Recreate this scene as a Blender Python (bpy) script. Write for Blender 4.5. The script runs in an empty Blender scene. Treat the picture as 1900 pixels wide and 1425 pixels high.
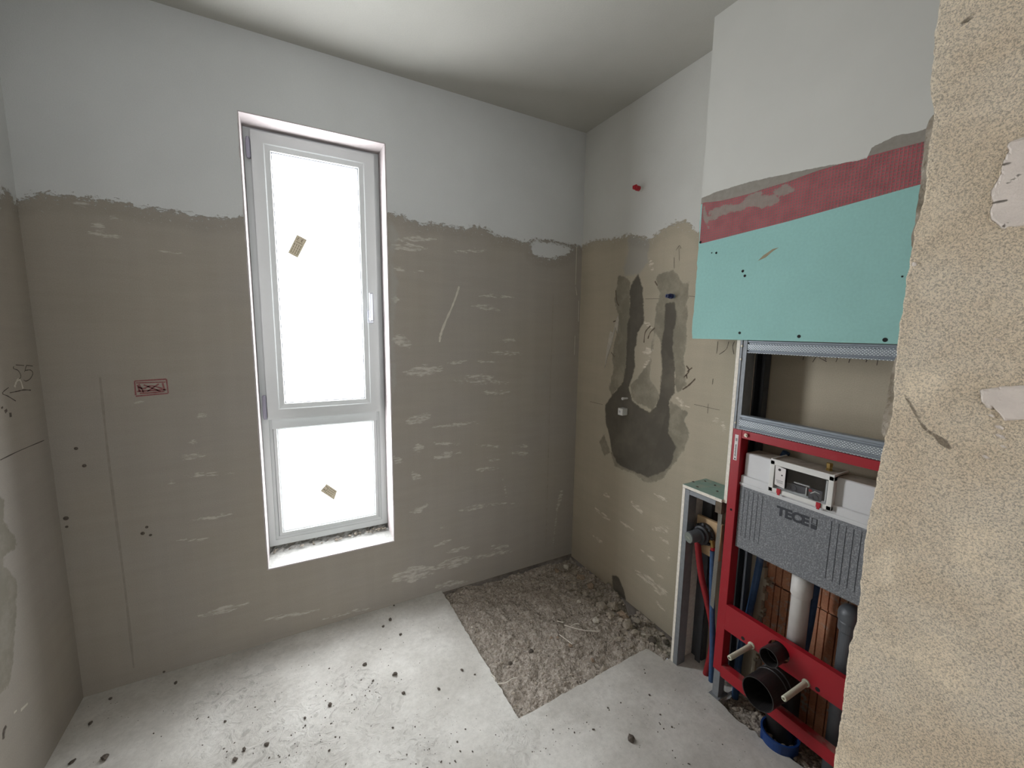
import bpy, bmesh, math, random
import numpy as np
from mathutils import Vector, Matrix
random.seed(7)
# ------------------------------------------------------------------ camera, world, lights, exposure
S = bpy.context.scene
YAW, PITCH, ROLL, F = -0.4964, -0.1288, -0.0147, 759.19        # focal length in pixels of a 1900 px wide frame
CAM = np.array([-1.5777, -2.0489, 1.4497])
def _rot(a, b, c):
    ca, sa, cb, sb, cc, sc = math.cos(a), math.sin(a), math.cos(b), math.sin(b), math.cos(c), math.sin(c)
    return (np.array([[ca,-sa,0],[sa,ca,0],[0,0,1]]) @ np.array([[1,0,0],[0,cb,-sb],[0,sb,cb]]) @ np.array([[cc,0,sc],[0,1,0],[-sc,0,cc]]))
RC = _rot(YAW, PITCH, ROLL)
cd = bpy.data.cameras.new('camera'); co = bpy.data.objects.new('camera', cd); S.collection.objects.link(co)
cd.sensor_width = 36; cd.sensor_fit = 'HORIZONTAL'; cd.lens = F/1900*36; cd.clip_start = 0.02; cd.clip_end = 60
m = Matrix.Identity(4)
for i in range(3):
    m[i][0] = RC[i][0]; m[i][1] = RC[i][2]; m[i][2] = -RC[i][1]; m[i][3] = CAM[i]
co.matrix_world = m; S.camera = co
PANE_POWER, HALL_FILL_POWER = 17.0, 5.6
w = bpy.data.worlds.new('world'); S.world = w; w.use_nodes = True
w.node_tree.nodes['Background'].inputs[0].default_value = (0.80, 0.88, 1.0, 1)
w.node_tree.nodes['Background'].inputs[1].default_value = 0.6
S.view_settings.view_transform = 'Standard'; S.view_settings.look = 'None'
S.view_settings.gamma = 1; S.view_settings.use_curve_mapping = False
S.view_settings.exposure = 0.1
S.cycles.max_bounces = 8; S.cycles.diffuse_bounces = 6

def hit(uv, ax, val):
    d = RC @ np.array([(uv[0]-950)/F, 1, (712.5-uv[1])/F])
    return CAM + (val-CAM[ax])/d[ax]*d
def at(uv, ax, val): return Vector(hit(uv, ax, val))
def zm(off, sc, pts): return [(off[0]+p[0]/sc, off[1]+p[1]/sc) for p in pts]   # crop coordinates -> photo pixels
def on(ax, val, pts):
    o = [0,1,2]; o.remove(ax)
    return [tuple(hit(p, ax, val)[o]) for p in pts]

# ------------------------------------------------------------------ numpy noise and distances
def vnoise(x, y, seed=0):
    xi = np.floor(x).astype(np.int64); yi = np.floor(y).astype(np.int64); fx = x-xi; fy = y-yi
    fx = fx*fx*(3-2*fx); fy = fy*fy*(3-2*fy)
    def h(a, b):
        n = (a*374761393 + b*668265263 + seed*974711) & 0x7fffffff
        n = (n ^ (n >> 13))*1274126177 & 0x7fffffff
        return ((n ^ (n >> 16)) & 0xffff)/65535.0
    return (h(xi,yi)*(1-fx)+h(xi+1,yi)*fx)*(1-fy)+(h(xi,yi+1)*(1-fx)+h(xi+1,yi+1)*fx)*fy
def fbm(x, y, s, o=4, seed=0):
    r = 0; a = 0.5; x = np.asarray(x, float)*s; y = np.asarray(y, float)*s
    for i in range(o):
        r = r+a*(vnoise(x, y, seed+i)*2-1); a *= .5; x = x*2.03; y = y*2.03
    return r
def sdpoly(X, Y, P):
    P = [tuple(p) for p in P]; n = len(P); d = np.full(X.shape, 1e9); ins = np.zeros(X.shape, bool)
    for i in range(n):
        ax, ay = P[i]; bx, by = P[(i+1) % n]; ex, ey = bx-ax, by-ay; L = ex*ex+ey*ey+1e-12
        t = np.clip(((X-ax)*ex+(Y-ay)*ey)/L, 0, 1)
        d = np.minimum(d, np.hypot(X-ax-t*ex, Y-ay-t*ey))
        c = ((ay > Y) != (by > Y)) & (X < (bx-ax)*(Y-ay)/((by-ay) if abs(by-ay) > 1e-9 else 1e-9)+ax)
        ins ^= c
    return np.where(ins, d, -d)
def sdcap(X, Y, a, b, r):
    ex, ey = b[0]-a[0], b[1]-a[1]; L = ex*ex+ey*ey+1e-12
    t = np.clip(((X-a[0])*ex+(Y-a[1])*ey)/L, 0, 1)
    return r*(1-.5*np.abs(2*t-1))-np.hypot(X-a[0]-t*ex, Y-a[1]-t*ey)

# ------------------------------------------------------------------ objects
C = S.collection
def wpos(p):
    v = Vector((0,0,0))
    while p is not None: v = v+Vector(p.location); p = p.parent
    return v
def obj(name, bm, m, parent=None, origin=None, smooth=False):
    if smooth:
        for f in bm.faces: f.smooth = True
    off = wpos(parent) if parent is not None else Vector(origin or (0,0,0))
    if off.length > 0: bmesh.ops.translate(bm, verts=bm.verts, vec=-off)
    me = bpy.data.meshes.new(name); bm.to_mesh(me); bm.free()
    o = bpy.data.objects.new(name, me); C.objects.link(o)
    for mm in (m if isinstance(m, (list, tuple)) else [m]): me.materials.append(mm)
    if parent is not None: o.parent = parent
    else: o.location = off
    return o
def thing(name, label, cat, loc, group=None):
    o = bpy.data.objects.new(name, None); C.objects.link(o); o.location = loc; o.empty_display_size = .05
    o['label'] = label; o['category'] = cat
    if group: o['group'] = group
    return o
def tag(o, label, cat, group=None, kind=None):
    o['label'] = label; o['category'] = cat
    if group: o['group'] = group
    if kind: o['kind'] = kind
    return o
def struct(o): o['kind'] = 'structure'; return o

def B(): return bmesh.new()
def box(bm, lo, hi, bev=0, seg=2):
    lo = [min(a,b) for a,b in zip(lo,hi)] if False else lo
    x0,x1 = sorted((lo[0],hi[0])); y0,y1 = sorted((lo[1],hi[1])); z0,z1 = sorted((lo[2],hi[2]))
    v = [bm.verts.new(p) for p in [(x0,y0,z0),(x1,y0,z0),(x1,y1,z0),(x0,y1,z0),(x0,y0,z1),(x1,y0,z1),(x1,y1,z1),(x0,y1,z1)]]
    fs = [bm.faces.new([v[i] for i in q]) for q in [(3,2,1,0),(4,5,6,7),(0,1,5,4),(1,2,6,5),(2,3,7,6),(3,0,4,7)]]
    if bev > 0:
        es = set(e for f in fs for e in f.edges)
        bmesh.ops.bevel(bm, geom=list(es), offset=bev, segments=seg, profile=.6, affect='EDGES')
    return bm
def frame_of(d):
    d = d.normalized(); a = Vector((0,0,1)) if abs(d.z) < .9 else Vector((1,0,0))
    u = d.cross(a).normalized(); return u, d.cross(u).normalized()
def tube(bm, pts, r, seg=16, cap=True):
    pts = [Vector(p) for p in pts]; n = len(pts); rs = r if isinstance(r, (list, tuple)) else [r]*n
    rings = []; u = None
    for i, p in enumerate(pts):
        d = (pts[min(i+1,n-1)]-pts[max(i-1,0)]).normalized()
        if u is None: u, v = frame_of(d)
        else: u = (u-d*u.dot(d)).normalized(); v = d.cross(u)
        rings.append([bm.verts.new(p+(u*math.cos(2*math.pi*k/seg)+v*math.sin(2*math.pi*k/seg))*rs[i]) for k in range(seg)])
    for a, b in zip(rings, rings[1:]):
        for k in range(seg): bm.faces.new((a[k], a[(k+1)%seg], b[(k+1)%seg], b[k]))
    if cap: bm.faces.new(rings[0][::-1]); bm.faces.new(rings[-1])
    return bm
def lathe(bm, base, axis, prof, seg=32):
    base = Vector(base); d = Vector(axis).normalized(); u, v = frame_of(d); rings = []
    for (r, h) in prof:
        if r < 1e-6: rings.append([bm.verts.new(base+d*h)])
        else: rings.append([bm.verts.new(base+d*h+(u*math.cos(2*math.pi*k/seg)+v*math.sin(2*math.pi*k/seg))*r) for k in range(seg)])
    for a, b in zip(rings, rings[1:]):
        for k in range(seg):
            if len(a) == 1 and len(b) == 1: continue
            if len(a) == 1: bm.faces.new((a[0], b[(k+1)%seg], b[k]))
            elif len(b) == 1: bm.faces.new((a[k], a[(k+1)%seg], b[0]))
            else: bm.faces.new((a[k], a[(k+1)%seg], b[(k+1)%seg], b[k]))
    return bm
def prism(bm, pts, vec):
    a = [bm.verts.new(p) for p in pts]; b = [bm.verts.new(Vector(p)+Vector(vec)) for p in pts]; n = len(a)
    bm.faces.new(a); bm.faces.new(b[::-1])
    for i in range(n): bm.faces.new((a[i], b[i], b[(i+1)%n], a[(i+1)%n]))
    bmesh.ops.recalc_face_normals(bm, faces=bm.faces)
    return bm
def spline(pts, n=8):
    P = [Vector(p) for p in pts]; out = []
    for i in range(len(P)-1):
        a, b, c, d = P[max(i-1,0)], P[i], P[i+1], P[min(i+2,len(P)-1)]
        for k in range(n):
            t = k/n; out.append(.5*((2*b)+(c-a)*t+(2*a-5*b+4*c-d)*t*t+(3*b-a-3*c+d)*t**3))
    return out+[P[-1]]
def grid(us, vs, place, keep=None):
    """rectangular grid; place(U,V)->(X,Y,Z) arrays. returns bmesh and U,V arrays in vertex order"""
    U, V = np.meshgrid(us, vs, indexing='ij'); X, Y, Z = place(U, V)
    bm = bmesh.new(); vv = [bm.verts.new(p) for p in np.stack([X.ravel(), Y.ravel(), Z.ravel()], 1).tolist()]
    nv = len(vs)
    for i in range(len(us)-1):
        for j in range(nv-1):
            if keep is None or keep(.5*(us[i]+us[i+1]), .5*(vs[j]+vs[j+1])):
                bm.faces.new((vv[i*nv+j], vv[(i+1)*nv+j], vv[(i+1)*nv+j+1], vv[i*nv+j+1]))
    return bm, U.ravel(), V.ravel()
def field(o, name, arr):
    a = o.data.attributes.new(name, 'FLOAT', 'POINT'); a.data.foreach_set('value', np.asarray(arr, np.float32))
def ribbon(name, lines, ax, val, r, mt, parent, lift=.0007):
    """hand-drawn strokes lying on a wall"""
    bm = B()
    for ln in lines:
        P = [at(p, ax, val) for p in ln]; P = spline(P, 5) if len(P) > 2 else P
        n = Vector((0,0,0)); n[ax] = -1 if val > CAM[ax] else 1
        prev = None
        for i, p in enumerate(P):
            d = (P[min(i+1,len(P)-1)]-P[max(i-1,0)]).normalized(); s = n.cross(d)*r*random.uniform(.6,1.2)
            a = bm.verts.new(p+s+n*lift); b = bm.verts.new(p-s+n*lift)
            if prev: bm.faces.new((prev[0], a, b, prev[1]))
            prev = (a, b)
    return obj(name, bm, mt, parent)

# ------------------------------------------------------------------ materials
def srgb(r, g, b):
    f = lambda c: (c/255/12.92 if c/255 <= .04045 else ((c/255+.055)/1.055)**2.4)
    return (f(r), f(g), f(b), 1)
class NT:
    def __init__(s, name):
        s.m = bpy.data.materials.new(name); s.m.use_nodes = True; s.t = s.m.node_tree; s.n = s.t.nodes
        s.b = s.n['Principled BSDF']; s.tc = s.n.new('ShaderNodeTexCoord')
    def link(s, a, b): s.t.links.new(a, b)
    def _in(s, sock, v):
        if hasattr(v, 'links') or isinstance(v, bpy.types.NodeSocket): s.link(v, sock)
        else: sock.default_value = v
    def math(s, op, a, b=0.0, c=None, clamp=False):
        n = s.n.new('ShaderNodeMath'); n.operation = op; n.use_clamp = clamp
        s._in(n.inputs[0], a); s._in(n.inputs[1], b)
        if c is not None: s._in(n.inputs[2], c)
        return n.outputs[0]
    def vec(s, scale=(1,1,1), rot=(0,0,0)):
        n = s.n.new('ShaderNodeMapping'); n.inputs['Scale'].default_value = scale; n.inputs['Rotation'].default_value = rot
        s.link(s.tc.outputs['Object'], n.inputs[0]); return n.outputs[0]
    def noise(s, scale, detail=4, rough=.55, vec=None, dist=0):
        n = s.n.new('ShaderNodeTexNoise'); n.inputs['Scale'].default_value = scale; n.inputs['Detail'].default_value = detail
        n.inputs['Roughness'].default_value = rough; n.inputs['Distortion'].default_value = dist
        s.link(vec or s.tc.outputs['Object'], n.inputs['Vector']); return n.outputs[0]
    def vor(s, scale, vec=None, feat='F1'):
        n = s.n.new('ShaderNodeTexVoronoi'); n.feature = feat; n.inputs['Scale'].default_value = scale
        s.link(vec or s.tc.outputs['Object'], n.inputs['Vector']); return n.outputs[0]
    def attr(s, name):
        n = s.n.new('ShaderNodeAttribute'); n.attribute_name = name; return n.outputs['Fac']
    def step(s, v, lo, hi, a=0.0, b=1.0):
        n = s.n.new('ShaderNodeMapRange'); n.interpolation_type = 'SMOOTHSTEP'
        s._in(n.inputs[0], v); n.inputs[1].default_value = lo; n.inputs[2].default_value = hi
        n.inputs[3].default_value = a; n.inputs[4].default_value = b; return n.outputs[0]
    def mix(s, f, a, b):
        n = s.n.new('ShaderNodeMix'); n.data_type = 'RGBA'; s._in(n.inputs[0], f); s._in(n.inputs[6], a); s._in(n.inputs[7], b)
        return n.outputs[2]
    def mul(s, a, f):   # colour times scalar
        n = s.n.new('ShaderNodeMix'); n.data_type = 'RGBA'; n.blend_type = 'MULTIPLY'; n.inputs[0].default_value = 1
        s._in(n.inputs[6], a); c = s.n.new('ShaderNodeCombineColor')
        for i in range(3): s._in(c.inputs[i], f)
        s.link(c.outputs[0], n.inputs[7]); return n.outputs[2]
    def bump(s, h, dist=.002, strength=1.0, prev=None):
        n = s.n.new('ShaderNodeBump'); n.inputs['Distance'].default_value = dist; n.inputs['Strength'].default_value = strength
        s.link(h, n.inputs['Height'])
        if prev is not None: s.link(prev, n.inputs['Normal'])
        return n.outputs[0]
    def done(s, col, rough=.8, metal=0.0, normal=None):
        s._in(s.b.inputs['Base Color'], col); s._in(s.b.inputs['Roughness'], rough); s.b.inputs['Metallic'].default_value = metal
        if normal is not None: s.link(normal, s.b.inputs['Normal'])
        return s.m
def simple(name, col, rough=.6, metal=0.0, var=.12, vs=30, bs=200, bd=.0004, dust=0.0, dustcol=(150,142,130)):
    t = NT(name); v = t.step(t.noise(vs, 5), .25, .75, 1-var, 1+var*.5)
    c = t.mul(srgb(*col), v)
    if dust > 0: c = t.mix(t.step(t.noise(18, 6), .62-dust*.4, .78-dust*.2, 0, min(1, dust*1.4)), c, srgb(*dustcol))
    return t.done(c, rough, metal, t.bump(t.noise(bs, 3), bd))

PAINT = (196,198,197); PLAS = (153,147,139)
def wall_material(name, plas=PLAS, warm=(150,139,121), trowel='x', paintc=PAINT, streakc=(190,185,176)):
    t = NT(name)
    n1 = t.noise(22, 8, .68); n2 = t.noise(90, 5, .6)
    nn = t.math('ADD', t.math('MULTIPLY', t.math('SUBTRACT', n1, .5), .075), t.math('MULTIPLY', t.math('SUBTRACT', n2, .5), .03))
    big = t.noise(1.6, 3); fine = t.noise(260, 3)
    sc = (1.2,1,9) if trowel == 'x' else (1,1.2,9)
    tr = t.noise(3.2, 7, .6, t.vec(sc)); vert = t.noise(2.2, 5, .55, t.vec((7,7,.35)))
    col = t.mix(t.step(big, .35, .65), srgb(*plas), srgb(*warm))
    col = t.mul(col, t.step(tr, .25, .75, .97, 1.03)); col = t.mul(col, t.step(vert, .25, .75, .975, 1.025))
    col = t.mul(col, t.step(fine, .2, .8, .94, 1.05))
    tex = t.noise(45, 7, .7, t.vec((.45,.45,1.8)))
    st = t.math('MULTIPLY', t.step(t.math('ADD', t.attr('f_streak'), t.math('MULTIPLY', t.math('SUBTRACT', tex, .55), .07)), -.002, .006), t.step(tex, .40, .60, 0, .85))
    col = t.mix(st, col, srgb(*streakc))
    ml = t.step(t.math('ADD', t.attr('f_mid'), t.math('MULTIPLY', nn, .5)), -.002, .006)
    mt = t.step(t.noise(9, 8, .7), .34, .60); col = t.mix(t.math('MULTIPLY', ml, t.math('ADD', .40, t.math('MULTIPLY', mt, .35))), col, srgb(116,112,98))
    dk = t.step(t.math('ADD', t.attr('f_dark'), t.math('MULTIPLY', nn, .35)), -.004, .006)
    col = t.mix(t.math('MULTIPLY', dk, t.step(t.noise(6, 6, .6), .25, .6, .82, .96)), col, srgb(88,83,74))
    ht = t.step(t.math('ADD', t.attr('f_light'), t.math('MULTIPLY', nn, .6)), -.004, .02)
    col = t.mix(t.math('MULTIPLY', ht, .7), col, srgb(160,158,152))
    pm = t.step(t.math('ADD', t.attr('f_paint'), t.math('ADD', t.math('MULTIPLY', nn, .35), t.math('MULTIPLY', t.math('SUBTRACT', t.noise(30, 9, .8, t.vec((1.1,1.1,2.2))), .5), .15))), -.001, .0015)
    flake = t.math('MULTIPLY', t.step(t.attr('f_paint'), -.075, -.005), t.step(t.noise(75, 7, .75), .585, .62))
    pm = t.math('MAXIMUM', pm, t.math('MULTIPLY', flake, .7))
    pc = t.mul(srgb(*paintc), t.step(t.noise(2.5, 4), .3, .7, .96, 1.03)); pc = t.mul(pc, t.step(fine, .2, .8, .97, 1.03))
    rim = t.math('MULTIPLY', t.step(t.attr('f_paint'), -.09, -.02), t.math('SUBTRACT', 1.0, pm))
    col = t.mul(col, t.step(rim, 0, 1, 1, .90))
    col = t.mix(pm, col, pc)
    nb = t.bump(t.math('ADD', t.math('MULTIPLY', pm, .6), t.math('ADD', t.math('MULTIPLY', fine, .25), t.math('ADD', t.math('MULTIPLY', tr, .12), t.math('MULTIPLY', dk, -.5)))), .0016, .8)
    return t.done(col, .88, 0, nb)

MT = {}
MT['wall_back'] = wall_material('plaster_back', PLAS, (154,147,136))
MT['wall_right'] = wall_material('plaster_right', (176,167,148), (184,174,154), 'y', (208,208,203), (222,214,198))
MT['ceiling'] = None
t = NT('ceiling_paint'); c = t.mul(srgb(178,177,170), t.step(t.noise(2.2, 5), .3, .7, .95, 1.04))
MT['ceiling'] = t.done(t.mul(c, t.step(t.noise(200, 3), .2, .8, .97, 1.03)), .9, 0, t.bump(t.math('ADD', t.noise(14, 5), t.math('MULTIPLY', t.noise(180, 3), .25)), .0015))
# concrete screed floor
t = NT('screed')
c = t.mix(t.step(t.noise(3.0, 6, .6), .35, .68), srgb(184,181,174), srgb(208,206,200))
c = t.mul(c, t.step(t.noise(45, 9, .75), .25, .7, .86, 1.06))
c = t.mix(t.math('MULTIPLY', t.step(t.noise(7, 8, .72), .56, .66), .25), c, srgb(150,145,137))
c = t.mix(t.math('MULTIPLY', t.step(t.vor(42), .085, .05), t.step(t.noise(5, 5, .6), .44, .54)), c, srgb(96,90,84)); c = t.mix(t.math('MULTIPLY', t.step(t.vor(120), .14, .09), t.step(t.noise(9, 5, .7), .50, .58)), c, srgb(112,106,100))
sw = t.step(t.noise(18, 7, .6, dist=2.2), .56, .62)
c = t.mix(t.math('MULTIPLY', t.math('MULTIPLY', t.attr('f_scuff'), sw), .42), c, srgb(120,115,108))
h = t.math('ADD', t.noise(8, 7, .6), t.math('ADD', t.math('MULTIPLY', t.noise(140, 4), .2), t.math('MULTIPLY', t.math('MULTIPLY', t.attr('f_scuff'), t.noise(18, 7, .6, dist=2.2)), 4.5)))
MT['floor'] = t.done(c, .85, 0, t.bump(h, .004, .7))
# rubble and gravel
t = NT('rubble_ground')
c = t.mix(t.step(t.noise(55, 8, .8), .38, .64), srgb(142,131,119), srgb(192,183,172)); c = t.mix(t.step(t.noise(130, 4, .7), .60, .68), c, srgb(222,216,206))
c = t.mix(t.step(t.noise(48, 7, .8), .45, .37), c, srgb(92,84,75))
MT['rubble'] = t.done(c, .95, 0, t.bump(t.math('ADD', t.noise(60, 8, .7), t.math('MULTIPLY', t.noise(260, 4), .4)), .008, 1))
MT['chunk'] = simple('broken_screed', (172,162,148), .95, var=.3, vs=60, bs=150, bd=.003)
MT['chunk2'] = simple('broken_brick', (170,150,130), .95, var=.3, vs=60, bs=150, bd=.003)
MT['pale'] = simple('pale_stone', (214,208,196), .9, var=.2, vs=80, bs=180, bd=.002)
MT['crumb'] = simple('dark_crumb', (92,84,76), .95, var=.35, vs=120, bs=260, bd=.002)
# sand finish render on the doorway wall
t = NT('sand_render')
g = t.noise(430, 5, .65, dist=.8); pit = t.vor(360)
c = t.mix(t.step(t.noise(7, 5), .35, .65), srgb(224,207,180), srgb(232,219,196))
smooth = t.math('MULTIPLY', t.step(t.noise(11, 4, .5), .56, .66), 1.0)
c = t.mix(smooth, c, srgb(218,204,180))
c = t.mul(c, t.math('ADD', t.math('MULTIPLY', smooth, .1), t.step(g, .36, .58, .56, 1.12)))
c = t.mix(t.step(t.attr('f_white'), -.0006, .001), c, t.mul(srgb(222,212,202), t.step(t.noise(40, 5), .2, .8, .93, 1.04)))
ck = t.step(t.attr('f_crack'), -.001, .0012); c = t.mix(t.math('MULTIPLY', ck, .75), c, srgb(98,86,70))  # real cracks, with the shade inside them painted in as dark colour
am = t.math('SUBTRACT', 1.0, t.math('MULTIPLY', t.math('MAXIMUM', smooth, t.step(t.attr('f_white'), -.0006, .001)), .6))
hh = t.math('ADD', t.math('MULTIPLY', t.math('ADD', g, t.math('MULTIPLY', pit, .4)), am), t.math('MULTIPLY', ck, -2.0))
MT['sand'] = t.done(c, .95, 0, t.bump(hh, .0035, .9))
MT['inner_plaster'] = simple('inner_plaster', (150,142,128), .9, var=.25, vs=60, bs=120, bd=.003, dust=.5, dustcol=(196,188,176))
MT['gap'] = simple('dark_masonry', (110,98,84), .95, var=.3)
# window
MT['reveal'] = simple('white_reveal_paint', (176,168,167), .8, var=.05, vs=14, bs=120, bd=.001)
MT['sill'] = simple('dusty_sill', (176,176,172), .85, var=.2, vs=60, bs=160, bd=.002, dust=.25, dustcol=(140,138,132))
MT['pvc'] = simple('white_window_plastic', (186,190,189), .38, var=.03, vs=6, bs=20, bd=.0001)
MT['gasket'] = simple('dark_gasket', (70,72,80), .6, var=.02)
MT['silver'] = simple('silver_hardware', (182,184,190), .3, .7, var=.03)
MT['hinge'] = simple('hinge_cover', (150,148,162), .45, var=.03)
def glow(name, col, p, gz=None):
    t = NT(name); t.done(srgb(225,232,238), .6)
    t.b.inputs['Emission Color'].default_value = col; t.b.inputs['Emission Strength'].default_value = p
    return t.m
MT['pane'] = glow('frosted_glass_daylight', (.945,.97,1.0,1), PANE_POWER)
MT['hallfill'] = glow('hall_fill_glow', (.97,.985,1.0,1), HALL_FILL_POWER)  # glow of the added hall window, fills the room from behind
t = NT('paper_label'); cc = t.mix(t.step(t.noise(260, 2, vec=t.vec((1,1,5))), .52, .56), srgb(206,198,178), srgb(142,132,112)); MT['paper'] = t.done(cc, .7)
tl = t.n.new('ShaderNodeBsdfTranslucent'); t.link(cc, tl.inputs[0]); mx = t.n.new('ShaderNodeMixShader'); mx.inputs[0].default_value = .085
t.link(t.b.outputs[0], mx.inputs[1]); t.link(tl.outputs[0], mx.inputs[2]); t.link(mx.outputs[0], t.n['Material Output'].inputs[0])
MT['ink'] = simple('label_ink', (112,102,84), .7)
MT['pencil'] = simple('pencil_line', (74,68,62), .9, var=.2)
MT['redmark'] = simple('red_crayon', (138,88,88), .9, var=.25, vs=200)
MT['whitescratch'] = simple('white_scratch', (196,190,178), .9, var=.15)
# drywall
t = NT('drywall_front')
nz = t.noise(34, 8, .7); nf = t.math('MULTIPLY', t.math('SUBTRACT', nz, .5), .022)
green = t.mul(srgb(150,198,192), t.step(t.noise(120, 3), .2, .8, .96, 1.03)); green = t.mul(green, t.step(t.noise(4, 4), .3, .7, .97, 1.03))
fill = t.mul(srgb(146,141,132), t.step(t.noise(60, 5), .2, .8, .9, 1.08)); pnt = t.mul(srgb(208,208,202), t.step(t.noise(3, 4), .3, .7, .97, 1.02))
sep = t.n.new('ShaderNodeSeparateXYZ'); t.link(t.tc.outputs['Object'], sep.inputs[0])
def weave(ax, per): return t.math('ABSOLUTE', t.math('SINE', t.math('MULTIPLY', sep.outputs[ax], math.pi/per)))
wv = t.math('MINIMUM', weave(1, .0085), weave(2, .0085))          # low on the threads
thread = t.step(wv, .62, .38)
tape = t.mix(thread, srgb(136,106,104), srgb(172,90,96)); tape = t.mul(tape, t.step(t.noise(24, 5), .3, .7, .88, 1.08))
fm = t.step(t.math('ADD', t.attr('f_fill'), nf), -.001, .002); tm = t.step(t.attr('f_tape'), -.0006, .0008)
sme = t.step(t.math('ADD', t.attr('f_smear'), t.math('MULTIPLY', nf, 1.6)), -.002, .003); tm2 = t.math('MULTIPLY', tm, t.math('SUBTRACT', 1.0, t.math('MULTIPLY', sme, .85)))
pm = t.step(t.math('ADD', t.attr('f_paint'), t.math('MULTIPLY', nf, .5)), -.0005, .001)
col = t.mix(fm, green, fill); col = t.mix(tm, col, fill); col = t.mix(tm2, col, tape); col = t.mix(pm, col, pnt)
hb = t.math('ADD', t.math('MULTIPLY', t.math('MULTIPLY', tm2, thread), .5), t.math('ADD', t.math('MULTIPLY', fm, .8), t.math('ADD', t.math('MULTIPLY', pm, .6), t.math('MULTIPLY', t.noise(200, 3), .1))))
MT['board'] = t.done(col, .85, 0, t.bump(hb, .0015, .8))
MT['core'] = simple('plasterboard_core', (240,234,222), .9, var=.12, vs=80, bs=200, bd=.001)
MT['greenface'] = simple('green_board_face', (142,168,158), .85, var=.12, dust=.35, dustcol=(170,164,150))
MT['hole'] = simple('screw_hole', (22,24,24), .9)
# metal studs
t = NT('galvanised'); c = t.mul(srgb(134,138,142), t.step(t.noise(60, 4), .3, .7, .92, 1.06)); MT['zinc'] = t.done(c, .5, .25, t.bump(t.noise(120, 2), .0003))
t = NT('perforated_zinc'); sep = t.n.new('ShaderNodeSeparateXYZ'); t.link(t.tc.outputs['Object'], sep.inputs[0])
dd = t.math('MULTIPLY', t.math('SINE', t.math('MULTIPLY', sep.outputs[1], 2*math.pi/.0088)), t.math('SINE', t.math('MULTIPLY', sep.outputs[2], 2*math.pi/.0080)))
zz = sep.outputs[2]; dm = t.math('MULTIPLY', t.step(dd, .15, .55), t.math('MAXIMUM', t.math('MULTIPLY', t.step(zz, .0125, .0135), t.step(zz, .0375, .0365)), t.step(zz, .0060, .0050))); c = t.mix(dm, srgb(140,148,156), srgb(232,238,242)); MT['perf'] = t.done(c, .42, .3, t.bump(dm, .0018))
t = NT('bead_mesh'); sep = t.n.new('ShaderNodeSeparateXYZ'); t.link(t.tc.outputs['Object'], sep.inputs[0])
dd = t.math('MULTIPLY', t.math('SINE', t.math('MULTIPLY', sep.outputs[1], 2*math.pi/.006)), t.math('SINE', t.math('MULTIPLY', sep.outputs[2], 2*math.pi/.006)))
MT['bead'] = t.done(t.mix(t.step(dd, .1, .5), srgb(176,174,166), srgb(110,108,102)), .6, .2)
MT['shadezinc'] = simple('shaded_zinc', (96,100,106), .5, .5)  # darker copy of the zinc, shadow on the rear studs painted in
# installation frame
MT['red'] = simple('red_powder_coat', (160,24,38), .42, var=.06, vs=9, dust=.06, dustcol=(178,120,112))
MT['reddust'] = simple('dusty_red_paint', (158,26,38), .6, var=.1, dust=.55, dustcol=(150,118,108))
MT['tank'] = simple('white_tank_plastic', (212,213,214), .45, var=.04, vs=10, dust=.0)
MT['tankdust'] = simple('dusty_tank_top', (168,160,148), .8, var=.2, vs=40)
t = NT('styrofoam'); c = t.mix(t.step(t.noise(240, 3, .6), .48, .62), srgb(118,121,125), srgb(146,149,152)); MT['foam'] = t.done(c, .9, 0, t.bump(t.vor(180), .0012))
MT['foamdark'] = simple('foam_groove', (70,73,78), .9); MT['logo'] = simple('logo_print', (62,64,70), .8, var=.05)
MT['white'] = simple('white_plastic', (222,222,218), .45, var=.04); MT['redplastic'] = simple('red_clip', (176,20,38), .4)
MT['label'] = simple('white_label', (226,222,220), .6, var=.03); MT['blackprint'] = simple('black_print', (50,46,48), .7)
MT['innards'] = simple('dark_valve_plastic', (84,84,90), .4, var=.3, vs=60); MT['innards2'] = simple('grey_valve_plastic', (186,186,190), .4, var=.2)
MT['brass'] = simple('brass', (176,150,92), .35, .8); MT['steel'] = simple('steel_nut', (186,176,160), .35, .6)
MT['black'] = simple('black_drain_pipe', (44,42,42), .45, var=.25, vs=30, dust=.12, dustcol=(84,78,72)); MT['void'] = simple('pipe_inside', (14,14,15), .9)
MT['sleeve'] = simple('ivory_sleeve', (202,204,184), .45, var=.05); MT['flush'] = simple('white_flush_pipe', (206,204,200), .42, var=.05)
MT['gpipe'] = simple('grey_drain_pipe', (84,88,92), .42, var=.08); MT['bluecap'] = simple('blue_pipe_ring', (24,62,124), .45, var=.15, dust=.08)
MT['bluehose'] = simple('blue_hose', (52,84,124), .6, var=.15, vs=60, dust=.2); MT['redhose'] = simple('red_hose', (146,26,34), .6, var=.15, vs=50, dust=.16)
MT['wood'] = simple('plywood', (196,168,130), .8, var=.15, vs=40); MT['valve'] = simple('black_valve', (44,46,50), .5); MT['knob'] = simple('grey_knob', (92,96,100), .6, var=.05); MT['knobface'] = simple('knob_face', (112,118,112), .6, var=.05)
t = NT('clay_block'); c = t.mix(t.step(t.noise(9, 6), .35, .65), srgb(176,116,86), srgb(196,142,110)); c = t.mix(t.step(t.noise(20, 7, .7), .52, .66), c, srgb(168,156,142))
MT['brick'] = t.done(t.mul(c, t.step(t.noise(160, 3), .2, .8, .85, 1.08)), .95, 0, t.bump(t.noise(150, 5), .002))
MT['mortar'] = simple('rough_mortar', (150,142,130), .95, var=.3, vs=40, bs=60, bd=.006)

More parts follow.
